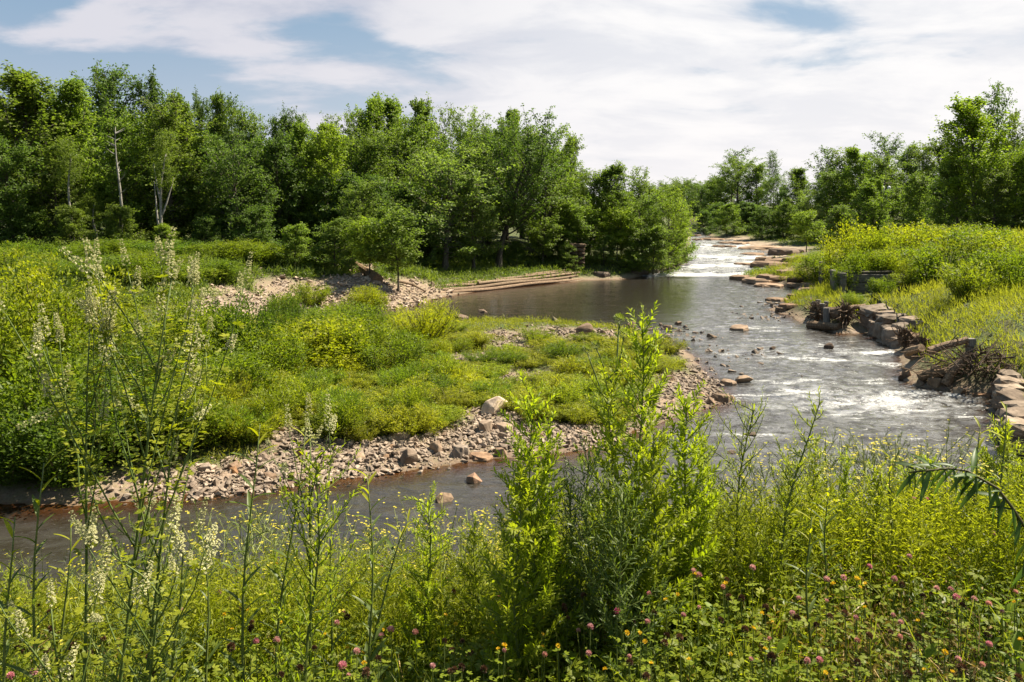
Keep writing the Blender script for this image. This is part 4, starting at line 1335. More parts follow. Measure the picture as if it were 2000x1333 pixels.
def in_view(x, y, m=280):
    px = 1000 + F * x / y
    return (px > -m) & (px < 2000 + m)


cover('bar_weeds', 15000, box_region(-22, 9, 19.3, 47), .25, .55, 15, .031, M['weed_leaf'], 'low light green weeds covering the gravel bar', 'weeds',
      accept=lambda x, y, r: (river_sd(x, y) > .9) & (gravel_at(x, y) < .5) & in_view(x, y) & (fbm(x * .8, y * .8, 71) > .36), curve=.5, seed=3)
cover('meadow_grass', 13000, box_region(-44, -6, 44, 66), .5, 1.0, 12, .07, M['meadow'], 'tall green grass and goldenrod of the left meadow', 'grass',
      accept=lambda x, y, r: (river_sd(x, y) > 2.0) & (gravel_at(x, y) < .45) & in_view(x, y), curve=.35, seed=4)
cover('bank_grass', 9000, box_region(-10, 24, 62, 84), .3, .8, 10, .07, M['meadow'], 'shaded grass under the trees along the pool', 'grass',
      accept=lambda x, y, r: (river_sd(x, y) > .8) & in_view(x, y), curve=.3, seed=5)
cover('slope_grass', 27000, box_region(14, 50, 24, 74), .35, .9, 12, .032, M['weed_leaf'], 'bright tall grass of the right slope', 'grass', lean=(-.25, -.05, 0), spread=.22, curve=.18,
      accept=lambda x, y, r: (river_sd(x, y) > .9) & in_view(x, y) & (gravel_at(x, y) < .6) & ~((y > 46.5) & (y < 53.4) & (x > 21) & (x < 25.6)), seed=6)
cover('far_grass', 9000, box_region(20, 75, 62, 130), .3, .7, 8, .09, M['meadow'], 'grass and weeds behind the right shelf', 'grass',
      accept=lambda x, y, r: (river_sd(x, y) > 1.5) & in_view(x, y) & (blob(x, y, SHELF) < .4), curve=.3, seed=8)
# wild carrot heads speckling the right slope
r = np.random.default_rng(91)
for i in range(46):
    px, py = r.uniform(1730, 1990), r.uniform(445, 560)
    if py > 520 and px > 1860:
        continue
    x, y, z = ground(px, py)
    h = r.uniform(.7, 1.1)
    if i == 0:
        g = Geo()
        g.tube([(0, 0, 0), (.02, 0, .5), (0, .02, 1)], .008, 4)
        stem_me = g.mesh('carrot_stem', M['stem'])
        g = Geo()
        n = 40
        q = r.uniform(0, 6.28, n)
        rad = np.sqrt(r.random(n)) * .07
        P = np.stack([np.cos(q) * rad, np.sin(q) * rad, 1.0 + .02 * r.random(n)], 1)
        X, Y, Z = frames(np.stack([np.cos(q), np.sin(q), 0 * q], 1), np.tile([0, 0, 1.], (n, 1)))
        g.inst(LEAF2, P, X * .03, Y * .03, Z * .03, r.random(n))
        head_me = g.mesh('carrot_head', M['white_petal'])
    o = empty('wild_carrot', (x, y, z), r.uniform(0, 6), (1, 1, h))
    obj('stem', stem_me, o)
    obj('flower_head', head_me, o)
    tag(o, 'wild carrot with white flower head on the right slope', 'flower', 'wild carrots on the right slope')

# ------------------------------------------------------------------ timber, stone and concrete works
def log_obj(name, pts, rad, parent=None, mat='driftwood', sides=9, color=(1, 1, 1), seed=0, tint=.5):
    r = np.random.default_rng(seed)
    g = Geo()
    pts = np.asarray(pts, float)
    rad = np.broadcast_to(np.asarray(rad, float), (len(pts),)) * r.uniform(.92, 1.08, len(pts))
    g.tube(pts, rad, sides, tint)
    return obj(name, g.mesh(name, M[mat], False), parent, color=color)


def interp_path(P, n):
    P = np.asarray(P, float)
    t = np.linspace(0, len(P) - 1, n)
    return np.stack([np.interp(t, range(len(P)), P[:, c]) for c in range(3)], 1)


def crib():
    """stacked long timbers holding the left bank of the pool"""
    base = [PW(*p) for p in [(838, 581), (900, 573), (960, 566), (1020, 559), (1080, 553), (1138, 547)]]
    o = empty('timber_wall', (*base[0], 0))
    ox, oy = base[0]
    B = np.array([(bx - ox, by - oy, 0) for bx, by in base])
    nrm = np.array([-.12, 1.0, 0])
    for q, (a, b, off, z, rad, c) in enumerate([(0, 5, .10, .12, .16, (1.1, .95, .85)), (.4, 4.9, .55, .34, .16, (.95, .85, .75)), (1.6, 5, 1.15, .52, .15, (1.15, 1.05, .95)),
                                                (2.2, 4.8, 1.9, .66, .14, (1.0, .9, .8)), (.2, 2.6, 1.5, .50, .15, (1.05, .95, .85)), (0.0, 1.9, 2.3, .62, .13, (1.1, 1.0, .9)), (3.2, 4.6, 2.5, .76, .13, (1.05, .9, .75))]):
        t = np.linspace(a, b, 14)
        P = np.stack([np.interp(t, range(6), B[:, c_]) for c_ in range(3)], 1) + nrm * off + np.array([0, 0, z])
        P[:, 2] += .05 * np.sin(t * 2.3 + q * 1.7)
        P[:, 1] += .16 * np.sin(t * 1.1 + q * 2.1) - .55 * np.sin(t / 5 * math.pi)
        log_obj('log', P, np.linspace(rad, rad * .85, 14), o, color=c, seed=q)
    for q in range(6):       # short tie logs seen end-on
        p = np.array([np.interp(q * .8 + .6, range(6), B[:, c_]) for c_ in range(3)])
        log_obj('tie_log', [p + nrm * .15 + [0, 0, .28], p + nrm * 1.0 + [0, 0, .30], p + nrm * 2.2 + [0, 0, .34]], .12, o, color=(.8, .7, .6), seed=20 + q)
    tag(o, 'low wall of stacked weathered logs along the far side of the pool', 'log wall')
    x, y, z = ground(800, 560)
    lo = log_obj('driftwood_log', [ground(778, 556)[:2] + (ground(778, 556)[2] + .2,), ground(805, 562)[:2] + (ground(805, 562)[2] + .25,), ground(832, 574)[:2] + (ground(832, 574)[2] + .12,)], [.11, .10, .07], color=(1.15, 1.05, .95))
    tag(lo, 'pale driftwood log slanting down the rubble to the timber wall', 'log')
    a, b = ground(684, 520), ground(738, 556)
    lo = log_obj('fallen_log', interp_path([(a[0], a[1], a[2] + .35), ((a[0] + b[0]) / 2, (a[1] + b[1]) / 2, (a[2] + b[2]) / 2 + .4), (b[0], b[1], b[2] + .32)], 7), [.22, .25, .26, .28, .32, .36, .40], color=(.9, .75, .62))
    tag(lo, 'thick fallen log lying down the bank left of the young trees', 'log')
    a, b = ground(672, 516), ground(712, 540)
    lo = log_obj('fallen_log', [(a[0], a[1], a[2] + .2), (b[0], b[1], b[2] + .2)], .16, color=(1.1, .95, .85))
    tag(lo, 'thinner fallen log above the thick one on the bank', 'log')
    # stone pier at the end of the wall
    x, y = PW(1130, 546)
    y += 1.6
    o = empty('stone_pier', (x, y, float(zt(x, y))))
    rr = random.Random(3)
    for k in range(6):
        for j in range(2):
            s = obj('stone', BLOCKS[(k + j) % 5], o, loc=(-.36 + j * .72 + rr.uniform(-.04, .04), rr.uniform(-.05, .05), .15 + k * .40), rot=(0, 0, rr.uniform(-.1, .1)), scale=(.70 + .16 * rr.random(), 1.0, .40), color=tuple(np.array((.42, .36, .29)) * rr.uniform(.7, 1.3)))
    tag(o, 'narrow rough stone pier at the right end of the timber wall', 'pier')




def block_wall(name, spots, label, cat, cols, seed):
    """stones set by hand: (px, py of base, width px, height px, lift m)"""
    rr = np.random.default_rng(seed)
    first = ground(spots[0][0], spots[0][1])
    o = empty(name, first)
    for i, (px, d, zb, w, h, dep) in enumerate(spots):
        x = (px - 1000) * d / F
        me = BLOCKS[i % len(BLOCKS)]
        c = np.array(cols[i % len(cols)]) * rr.uniform(.9, 1.1)
        obj('stone', me, o, loc=(x - first[0], d - first[1], zb + h / 2 - first[2]), rot=(rr.normal() * .09, rr.normal() * .09, rr.uniform(-.4, .4)), scale=(w * rr.uniform(.85, 1.12), dep, h * rr.uniform(1.0, 1.2)), color=tuple(c))
    tag(o, label, cat)
    return o


def block_proto(seed):
    r = np.random.default_rng(seed)
    bm = bmesh.new()
    bmesh.ops.create_cube(bm, size=1.0)
    bmesh.ops.subdivide_edges(bm, edges=list(bm.edges), cuts=2, use_grid_fill=True)
    for v in bm.verts:
        v.co += Vector(r.normal(size=3) * .045)
        m = max(abs(c) for c in v.co)
        if sum(abs(c) > .44 for c in v.co) >= 2:
            v.co *= r.uniform(.70, .90)
    bmesh.ops.bevel(bm, geom=[e for e in bm.edges if e.calc_face_angle(0) > .6], offset=.03, segments=1, affect='EDGES', clamp_overlap=True)
    bmesh.ops.triangulate(bm, faces=bm.faces)
    me = bpy.data.meshes.new('block')
    bm.to_mesh(me)
    bm.free()
    me.materials.append(M['stone'])
    set_attr(me, 'tint', np.full(len(me.vertices), .5))
    return me


BLOCKS = [block_proto(500 + i) for i in range(5)]
crib()
GRY = [(1.0, 1.0, 1.0), (.85, .86, .86), (1.15, 1.12, 1.08), (.7, .7, .7)]
block_wall('stone_block_wall', [
    (1697, 44.5, -.15, .85, 1.15, 1.0), (1711, 43.2, -.2, .8, .95, 1.0), (1724, 42.0, -.2, .9, 1.05, 1.0), (1736, 41.0, -.2, .7, .95, 1.0), (1747, 40.0, -.25, 1.15, 1.0, 1.0),
    (1712, 44.6, .85, 1.7, .5, 1.0), (1728, 43.4, .75, 1.0, .5, 1.0), (1742, 42.0, .72, 1.5, .52, 1.0), (1758, 38.9, -.3, .7, .8, .9), (1768, 40.0, .5, 1.0, .55, 1.0),
    (1782, 40.5, .85, 1.1, .5, 1.0), (1800, 39.5, .8, 1.2, .5, 1.0), (1752, 38.6, -.35, 1.3, .3, .8), (1738, 40.2, -.3, 1.4, .25, .8)],
    'two courses of big grey stone blocks at the right shore', 'stone wall', GRY, 1)
spots = []
rr = random.Random(8)
for k in range(11):      # the cut-stone wall that runs along the right edge of the photo
    t = k / 10
    d = 33.5 - 11 * t
    px = np.interp(t, [0, .3, .6, 1], [1950, 1958, 1966, 1985])
    x = (px - 1000) * d / F
    for c in range(3):
        spots.append((px + c * 4 * (1 + t), d + rr.uniform(-.1, .1), -.35 + c * .42 + rr.uniform(-.03, .03), 1.0 + rr.uniform(-.25, .1), .44, .85 + rr.uniform(0, .25)))
block_wall('dry_stone_wall', spots, 'rough wall of pale flat stones at the right edge of the river', 'stone wall', [(1.35, 1.35, 1.3), (1.05, 1.02, .98), (.85, .84, .82), (.7, .66, .62)], 2)


def wad(px, py, label, seed, rad, axis_az, loglen, n=70, col=(1, 1, 1)):
    """an uprooted root plate with its stub of trunk"""
    r = np.random.default_rng(seed)
    x, y, z = ground(px, py)
    o = empty('root_wad', (x, y, z + rad * .55))
    ax = np.array([math.cos(axis_az), math.sin(axis_az), .05])
    a, b = norm(np.cross(ax, [0, 0, 1.])), None
    b = np.cross(ax, a)
    log_obj('trunk', [ax * -loglen, ax * -loglen * .5, ax * 0], [rad * .26, rad * .3, rad * .42], o, color=col, seed=seed)
    for i in range(n):
        th = i / n * 6.283 + r.normal() * .2
        rd = a * math.cos(th) + b * math.sin(th)
        L = rad * r.uniform(.45, .95)
        p = [ax * r.uniform(-.1, .12)]
        d = norm(rd + ax * r.normal() * .35)
        for s in range(4):
            d = norm(d + r.normal(size=3) * .38)
            p.append(p[-1] + d * L / 4)
        p = np.array(p)
        p[:, 2] = np.maximum(p[:, 2], -rad * .6)
        g = Geo()
        g.tube(p, np.linspace(rad * .050, rad * .008, 5) * r.uniform(.5, 1.3), 5, .5)
        obj('root', g.mesh('root', M['driftwood']), o, color=tuple(np.array(col) * r.uniform(.5, 1.1)))
    tag(o, label, 'tree root')
    return o


wad(1597, 632, 'left tangled root wad below the wooden posts', 1, 1.15, -1.9, 2.2, 120, (.85, .78, .7))
wad(1652, 640, 'right dark tangled root wad beside the horizontal beam', 2, 1.2, -1.2, 1.5, 120, (.7, .6, .52))
wad(1768, 685, 'upright tangle of roots left of the long driftwood log', 3, .95, -2.6, 1.2, 80, (.62, .5, .42))
wad(1798, 700, 'second upright tangle of roots on the right shore', 4, .9, -2.2, 1.2, 80, (.62, .5, .42))


def bar_log(name, a, b, ra, rb, label, col=(1, 1, 1), mat='driftwood', cat='log', la=0., lb=0., seed=1):
    A, B = ground(*a), ground(*b)
    A = np.array([A[0], A[1], A[2] + la])
    B = np.array([B[0], B[1], B[2] + lb])
    P = np.linspace(A, B, 7)
    P[1:-1] += np.random.default_rng(seed).normal(size=(5, 3)) * .03
    o = log_obj(name, P, np.linspace(ra, rb, 7), None, mat, 10, col, seed)
    tag(o, label, cat)
    return o


bar_log('driftwood_log', (1815, 745), (1890, 720), .15, .12, 'long pale driftwood log across the right debris pile', (1.15, 1.0, .88), la=1.15, lb=1.0)
bar_log('driftwood_log', (1793, 752), (1850, 748), .21, .19, 'thick sawn log lying at the water edge of the debris', (.95, .82, .68), la=.25, lb=.3)
bar_log('driftwood_log', (1845, 758), (1890, 738), .17, .12, 'slanting driftwood log in the middle of the debris pile', (1.05, .95, .85), la=.1, lb=.9)
bar_log('driftwood_log', (1772, 725), (1800, 722), .16, .15, 'short pale log between the two root tangles', (1.3, 1.15, 1.0), la=.75, lb=.85)
bar_log('beam', (1648, 622), (1690, 618), .14, .12, 'horizontal beam joining the root wad to the bank', (1.0, .85, .72), la=.5, lb=.5, cat='beam')
bar_log('driftwood_log', (1580, 640), (1640, 646), .26, .2, 'low log lying in the water under the root wads', (.75, .64, .54), la=.12, lb=.12)
bar_log('driftwood_log', (1540, 556), (1574, 552), .32, .2, 'dark driftwood log on the shelf left of the concrete post', (.4, .34, .3), la=.25, lb=.25)
bar_log('driftwood_log', (1490, 556), (1512, 546), .16, .08, 'dark driftwood stub on the flat ledge', (.5, .4, .34), la=.25, lb=.4)
for q, (px, py, w, h, lab, c) in enumerate([
    (1835, 760, 40, 20, 'big tan boulder in front of the thick sawn log', (1.1, .98, .82)), (1800, 757, 24, 16, 'grey stone beside the sawn log at the water', (.8, .74, .66)), (1880, 772, 32, 16, 'pale yellowish boulder at the water edge of the debris', (1.35, 1.2, .98)),
    (1858, 762, 14, 8, 'small tan stone below the slanting log', (1.1, 1.0, .86)), (1870, 764, 12, 9, 'little pale stone next to the yellowish boulder', (1.2, 1.08, .9)), (1765, 745, 22, 10, 'dark wet stone at the foot of the left tangle', (.45, .4, .36)),
    (1775, 735, 26, 14, 'brown stone under the left root tangle', (.8, .66, .56)), (1785, 705, 30, 16, 'rounded pale stone among the root tangles', (1.15, 1.02, .92)), (1835, 728, 24, 14, 'grey stone below the long log', (.9, .84, .76)),
    (1925, 778, 44, 8, 'flat rust brown slab in the shallows by the stone wall', (.85, .62, .44)), (1805, 690, 26, 14, 'pale block above the second root tangle', (1.1, 1.0, .95))]):
    stone_at(px, py, w, lab, c, h, .3 * q, i=q + 2, group='stones of the right debris pile', slab='flat' in lab)


def stick_pile(px, py, n, label, spread, hgt, seed, col=(.45, .36, .29)):
    """a heap of loose sticks; every stick its own piece"""
    r = np.random.default_rng(seed)
    x, y, z = ground(px, py)
    o = empty('driftwood_pile', (x, y, z))
    for i in range(n):
        c = r.normal(size=3) * np.array([spread * .4, spread * .3, hgt * .3]) + [0, 0, hgt * .45]
        c[2] = max(c[2], .06)
        az = r.normal() * .7 + .5
        d = np.array([math.cos(az), math.sin(az), r.normal() * .35])
        L = r.uniform(.5, 1.7)
        g = Geo()
        P = np.linspace(c - d * L / 2, c + d * L / 2, 4)
        P[1:3] += r.normal(size=(2, 3)) * .05
        P[:, 2] = np.maximum(P[:, 2], .03)
        g.tube(P, np.linspace(.022, .007, 4) * r.uniform(.5, 1.5), 5)
        obj('stick', g.mesh('stick', M['driftwood']), o, color=tuple(np.array(col) * r.uniform(.5, 1.5)))
    tag(o, label, 'driftwood')


stick_pile(1912, 745, 150, 'dark heap of tangled sticks right of the long driftwood log', 1.7, 1.4, 3, (.30, .24, .19))
stick_pile(1845, 742, 40, 'loose sticks under the long driftwood log', 1.6, .9, 4, (.7, .58, .48))

# posts
post_mesh = None
for q, (px, py, w, top, lab) in enumerate([
    (1590, 622, 8, 590, 'leftmost short wooden post of the cluster behind the root wad'), (1597, 619, 7, 586, 'second wooden post of the cluster, set a little back'), (1605, 628, 9, 594, 'third wooden post of the cluster behind the root wad'),
    (1615, 640, 10, 602, 'nearest and right wooden post of the cluster at the root wad'), (1614, 620, 7, 590, 'hindmost wooden post of the cluster behind the root wads'), (1649, 618, 9, 598, 'lone short wooden post right of the post cluster'),
    (1897, 715, 15, 665, 'square weathered post above the debris pile'), (1748, 628, 6, 612, 'thin dark fence stake before the black fabric'), (1735, 625, 6, 605, 'thin leaning stake beside the black fabric')]):
    x, y, z = ground(px, py)
    h = (py - top) * y / F
    g = Geo()
    wd = w * y / F / 1.5
    g.tube([(0, 0, -.4), (.01, 0, h * .5), (.02, 0, h)], [wd * 1.02, wd, wd * .96], 8 if q != 6 else 4)
    o = obj('wooden_post', g.mesh('wooden_post', M['post_wood']), loc=(x, y, z), rot=(.02 * (q % 3 - 1), .03 * (q % 2), .4 * q))
    tag(o, lab, 'post', 'wooden posts on the right shore')


def boxmesh(name, parts, mat, bevel=.02, seed=0, jit=.0):
    bm = bmesh.new()
    r = np.random.default_rng(seed)
    for (x0, x1, y0, y1, z0, z1) in parts:
        res = bmesh.ops.create_cube(bm, size=1.0)
        for v in res['verts']:
            v.co = Vector(((x0 + x1) / 2 + v.co.x * (x1 - x0), (y0 + y1) / 2 + v.co.y * (y1 - y0), (z0 + z1) / 2 + v.co.z * (z1 - z0))) + Vector(r.normal(size=3) * jit)
    bmesh.ops.bevel(bm, geom=list(bm.edges), offset=bevel, segments=1, affect='EDGES', clamp_overlap=True)
    me = bpy.data.meshes.new(name)
    bm.to_mesh(me)
    bm.free()
    me.materials.append(M[mat])
    return me


x, y, z = ground(1606, 556)
h = (556 - 512) * y / F
o = obj('concrete_post', boxmesh('concrete_post', [(-.22, .22, -.22, .22, -.4, h)], 'concrete', .04, 1, .02), loc=(x, y, z), rot=(0, .02, .35))
tag(o, 'tall weathered concrete post standing by the rock shelf', 'post')
# concrete ruin set into the bank
d = 52.0
x0, x1 = (1652 - 1000) * d / F, (1765 - 1000) * d / F
zb = EYE - (600 - Y0) * d / F
ztop = EYE - (536 - Y0) * d / F
o = empty('concrete_ruin', ((x0 + x1) / 2, d, zb), -.12)
hw = (x1 - x0) / 2
for k in range(5):      # board-marked lifts, each set back a little
    hh = (ztop - zb + .6) / 5
    obj('course', boxmesh('course', [(-hw, hw, .02 * (k % 2), 1.2, -.6 + k * hh, -.6 + (k + 1) * hh - .025)], 'concrete', .02, k, .01), o)
obj('wing_wall', boxmesh('wing_wall', [(-hw - .35, -hw - .02, -.5, 2.2, -.6, ztop - zb + .08)], 'concrete', .03, 9, .02), o)
obj('cap', boxmesh('cap', [(-hw + .1, hw - .6, .10, 1.3, ztop - zb + .01, ztop - zb + .14)], 'pole_wood', .03, 9, .03), o)
tag(o, 'grey concrete retaining wall ruin half buried in the right bank', 'wall')
# silt fence: black fabric on stakes
A = [ground(*p) for p in [(1704, 588), (1718, 604), (1732, 618), (1748, 632), (1766, 642)]]
o = empty('silt_fence', A[0])
for k in range(4):
    a, b = A[k], A[k + 1]
    n = 7
    V, T = [], []
    for i in range(n):
        t = i / (n - 1)
        sag = .06 * math.sin(t * 3.14) + .03 * math.sin(i * 2.3 + k)
        bx, by, bz = a[0] + (b[0] - a[0]) * t - A[0][0], a[1] + (b[1] - a[1]) * t - A[0][1] + .08 * math.sin(t * 3.14), a[2] + (b[2] - a[2]) * t - A[0][2]
        V += [(bx, by, bz - .05), (bx, by + .02, bz + .55 - sag)]
        if i:
            q = 2 * i
            T += [(q - 2, q, q + 1), (q - 2, q + 1, q - 1)]
    g = Geo()
    g.add(V, T)
    g.add(np.array(V) + [0, .012, 0], [t[::-1] for t in T])
    obj('fabric', g.mesh('fabric', M['fabric']), o)
    g = Geo()
    g.tube([(b[0] - A[0][0], b[1] - A[0][1] + .05, b[2] - A[0][2] - .3), (b[0] - A[0][0], b[1] - A[0][1] + .05, b[2] - A[0][2] + .75)], .03, 5)
    obj('stake', g.mesh('stake', M['post_wood']), o)
tag(o, 'sagging black silt fence along the right bank path', 'fence')
A = [ground(1766, 648), ground(1808, 650)]
o = empty('silt_fence', A[0])
w = A[1][0] - A[0][0]
g = Geo()
g.add([(0, 0, 0), (w, .1, 0), (w * .98, .35, .62), (.15, .3, .80), (w * .5, -.04, .02), (w * .55, .28, .68)], [(0, 4, 5), (0, 5, 3), (4, 1, 2), (4, 2, 5)])
g.add(np.array([(0, .015, 0), (w, .115, 0), (w * .98, .365, .62), (.15, .315, .80), (w * .5, -.025, .02), (w * .55, .295, .68)]), [(5, 4, 0), (3, 5, 0), (2, 1, 4), (5, 2, 4)])
obj('fabric', g.mesh('fabric', M['fabric']), o)
for px_ in (0.03, w):
    g = Geo()
    g.tube([(px_, .1, -.3), (px_ + .03, .36, .85 if px_ < 1 else .7)], .03, 5)
    obj('stake', g.mesh('stake', M['post_wood']), o)
tag(o, 'taut black fence panel standing behind the stone blocks', 'fence')
# plank bridge end on the path
x, y, z = ground(1695, 606)
o = empty('plank_walk', (x, y, z + .08), .5)
for k in range(4):
    obj('plank', boxmesh('plank', [(-.6 + k * .31, -.6 + k * .31 + .28, -1.0, 1.0, 0, .07)], 'post_wood', .008, k), o)
tag(o, 'short weathered plank platform above the stone blocks', 'boardwalk')
# utility poles and clearing beyond the right bank
for q, (px, d, top, lab) in enumerate([(1728, 100, 352, 'dark utility pole with transformer cans before the right wood'), (1736, 108, 360, 'second thinner utility pole behind the first')]):
    x = (px - 1000) * d / F
    z = float(zt(x, d))
    H = EYE - (top - Y0) * d / F - z
    o = empty('utility_pole', (x, d, z))
    g = Geo()
    g.tube([(0, 0, -.5), (0, 0, H)], [.14, .10], 8)
    obj('pole', g.mesh('pole', M['pole_wood']), o)
    g = Geo()
    g.tube([(-.9, 0, H - .4), (.9, 0, H - .4)], .06, 4)
    obj('crossarm', g.mesh('crossarm', M['pole_wood']), o)
    if q == 0:
        for s in (-.32, .42):
            g = Geo()
            g.tube([(s, -.25, H - 1.5), (s, -.25, H - .9), (s, -.25, H - .85), (s, -.25, H - .75)], [.2, .2, .17, .06], 10)
            obj('transformer', g.mesh('transformer', M['grey_metal'], True), o)
    tag(o, lab, 'utility pole')

# ------------------------------------------------------------------ foreground plants
def place(px, d):
    x = (px - 1000) * d / F
    return x, d, float(zt(x, d))


def leafy_plant(seed, H, nshoot, leaf, wid, lean=(0, 0), shootL=.20, start=.12, dense=26, matl='near_leaf', taper=1.0, tintb=.5):
    """an upright stalk feathered with short leafy side shoots (horseweed and goldenrod habit)"""
    r = np.random.default_rng(seed)
    st = Geo()
    t = np.linspace(0, 1, 8)
    P = np.stack([lean[0] * t ** 1.5 + .015 * np.sin(t * 9 + seed), lean[1] * t ** 1.5 + .015 * np.cos(t * 8 + seed), t * H], 1)
    P[0, 2] = -.06
    st.tube(P, np.linspace(.0085, .0022, 8), 6)
    lp, ld, lt, ls = [], [], [], []
    for i in range(nshoot):
        h = start + (1 - start) * (i + r.random()) / nshoot
        b = np.array([np.interp(h, t, P[:, c]) for c in range(3)])
        az = i * 2.4 + r.normal() * .3
        L = shootL * 1.5 * H * (1.1 - h * .8) * r.uniform(.6, 1.2) * taper + .04
        el = r.uniform(.35, .95)
        sp = limb(b, (math.cos(az) * math.cos(el), math.sin(az) * math.cos(el), math.sin(el)), L, .5, 5, r)
        st.tube(sp, np.linspace(.003, .001, 6), 3, cap=False)
        m = max(9, int(dense * L / (shootL * H) * 1.5))
        q = np.linspace(.08, 1, m)
        c = np.stack([np.interp(q * 5, range(6), sp[:, k]) for k in range(3)], 1)
        ax = norm(sp[-1] - sp[0])
        a2 = np.arange(m) * 2.4 + r.uniform(0, 6)
        side = norm(np.cross(ax, [0.3, .2, 1.0]))
        s2 = np.cross(ax, side)
        rad = np.cos(a2)[:, None] * side + np.sin(a2)[:, None] * s2
        lp.append(c)
        ld.append(norm(rad * .9 + ax * (.75 + .4 * q[:, None]) + r.normal(size=(m, 3)) * .2))
        lt.append(np.clip(tintb - .25 + .55 * h + .2 * q + r.normal(size=m) * .12, 0, 1))
        ls.append(leaf * 1.15 * (1.1 - .4 * q) * r.uniform(.7, 1.2, m) * (1.15 - .35 * h))
    # long leaves on the main stalk
    m = int(40 * H)
    q = np.linspace(.05, .99, m)
    lp.append(np.stack([np.interp(q, t, P[:, c]) for c in range(3)], 1))
    a2 = np.arange(m) * 2.4
    ld.append(norm(np.stack([np.cos(a2), np.sin(a2), .5 + .5 * q], 1) + r.normal(size=(m, 3)) * .2))
    lt.append(np.clip(tintb - .2 + .5 * q, 0, 1))
    ls.append(leaf * 1.5 * r.uniform(.7, 1.2, m))
    lp, ld, lt, ls = np.concatenate(lp), np.concatenate(ld), np.concatenate(lt), np.concatenate(ls)
    X, Y, Z = frames(ld, norm(rdir(len(lp), r) * .5 + [0, 0, 1.]))
    g = Geo()
    g.inst(OVAL, lp, X * (ls * wid)[:, None], Y * ls[:, None], Z * ls[:, None], lt)
    return st.mesh('plant_stem', M['stem']), g.mesh('plant_leaves', M[matl])


LPROT = {}


def leafy(px, d, top, label, color, key, rotz=0., group='tall leafy stalks in the foreground', **kw):
    x, y, z = place(px, d)
    H = EYE - (top - Y0) * d / F - z
    if key not in LPROT:
        LPROT[key] = (*leafy_plant(H=H, **kw), H)
    sm, lm, h0 = LPROT[key]
    o = empty('leafy_stalk', (x, y, z), rotz, H / h0)
    obj('stem', sm, o)
    obj('leaves', lm, o, color=color)
    tag(o, label, 'plant', group)
    return o


cY, cB, cM, cD = (1.25, 1.38, .75), (1.15, 1.2, .9), (1.0, 1.06, .95), (.95, 1.0, 1.05)
tall = dict(seed=601, nshoot=60, leaf=.042, wid=.30, shootL=.13, dense=24)
leafy(1040, 3.3, 780, 'bright green leafy stalk with a bushy top left of centre foreground', cY, 'a', **tall)
leafy(1062, 3.5, 860, 'bright green leafy stalk just right of the bushy-topped one', cY, 'b', seed=602, nshoot=54, leaf=.04, wid=.3, shootL=.14, dense=24)
leafy(1010, 3.2, 940, 'darker leafy stalk left of the bushy-topped one', cB, 'c', seed=603, nshoot=46, leaf=.042, wid=.28, shootL=.16, dense=22)
leafy(1235, 3.6, 640, 'tallest bright leafy stalk right of centre beside the thistle', cY, 'd', seed=604, nshoot=70, leaf=.044, wid=.3, shootL=.15, dense=24, lean=(.05, 0))
leafy(1190, 3.7, 740, 'leafy stalk left of the tallest bright one', cB, 'e', seed=605, nshoot=56, leaf=.042, wid=.3, shootL=.17, dense=24)
leafy(1320, 3.5, 790, 'bright leafy stalk right of the tallest one', cY, 'f', seed=606, nshoot=56, leaf=.044, wid=.3, shootL=.16, dense=24, lean=(.06, 0))
leafy(1280, 3.3, 850, 'leafy stalk in the clump between the two tallest bright ones', cB, 'b', 1.)
leafy(1370, 3.6, 880, 'leafy stalk at the right side of the bright clump', cY, 'a', 2.)
leafy(1150, 3.4, 900, 'grey-green narrow-leaved stalk at the left side of the bright clump', cD, 'g', seed=607, nshoot=50, leaf=.04, wid=.16, shootL=.22, dense=20, matl='near_dark')
leafy(1110, 3.6, 940, 'dim narrow-leaved stalk between the two bright clumps', cD, 'g', 2.2)
leafy(1215, 3.1, 960, 'grey-green stalk in front of the tallest bright one', cD, 'g', 4.)
leafy(1420, 3.8, 800, 'thin feathery stalk right of the bright clump', cM, 'h', seed=608, nshoot=44, leaf=.04, wid=.14, shootL=.24, dense=18, lean=(.12, 0))
leafy(1395, 4.0, 830, 'thin feathery stalk behind the right side of the clump', cM, 'h', 2.)
leafy(1500, 3.6, 790, 'slender stalk with sparse leaves leaning right of the clump', cB, 'i', seed=609, nshoot=34, leaf=.036, wid=.2, shootL=.14, dense=16, lean=(.22, 0))
leafy(835, 3.6, 985, 'pale yellow-green leafy spire at mid left', cY, 'j', seed=610, nshoot=44, leaf=.034, wid=.24, shootL=.16, dense=24)
leafy(600, 3.1, 890, 'pale yellowish branching stalk at left centre', cY, 'k', seed=611, nshoot=40, leaf=.034, wid=.26, shootL=.24, dense=18, lean=(.05, 0))
leafy(1965, 4.6, 850, 'bushy light green plant at the right edge of the foreground', cB, 'l', seed=612, nshoot=60, leaf=.05, wid=.22, shootL=.26, dense=26)
leafy(1925, 4.7, 900, 'light green bushy plant left of the one at the right edge', cB, 'l', 1.)
leafy(1990, 4.2, 920, 'low bushy plant cut by the right edge', cM, 'l', 2.)
leafy(1830, 4.3, 905, 'green bushy plant behind the drooping dark leaves', cY, 'f', 3.)
leafy(1770, 4.4, 915, 'green bushy plant left of the drooping dark leaves', cY, 'b', 4.)
leafy(1590, 4.0, 880, 'light plant among the mustard flowers at right', cB, 'e', 3.)
leafy(1650, 4.1, 900, 'light green stalk in the middle of the right mustard patch', cY, 'd', 1.)
leafy(1710, 4.0, 920, 'light green stalk at the right of the mustard patch', cB, 'c', 5.)
leafy(1545, 3.9, 905, 'light stalk at the left of the right mustard patch', cB, 'j', 2.)
leafy(290, 3.0, 1010, 'low dark leafy stalk right of the sweet clover stem', cD, 'g', 1.)
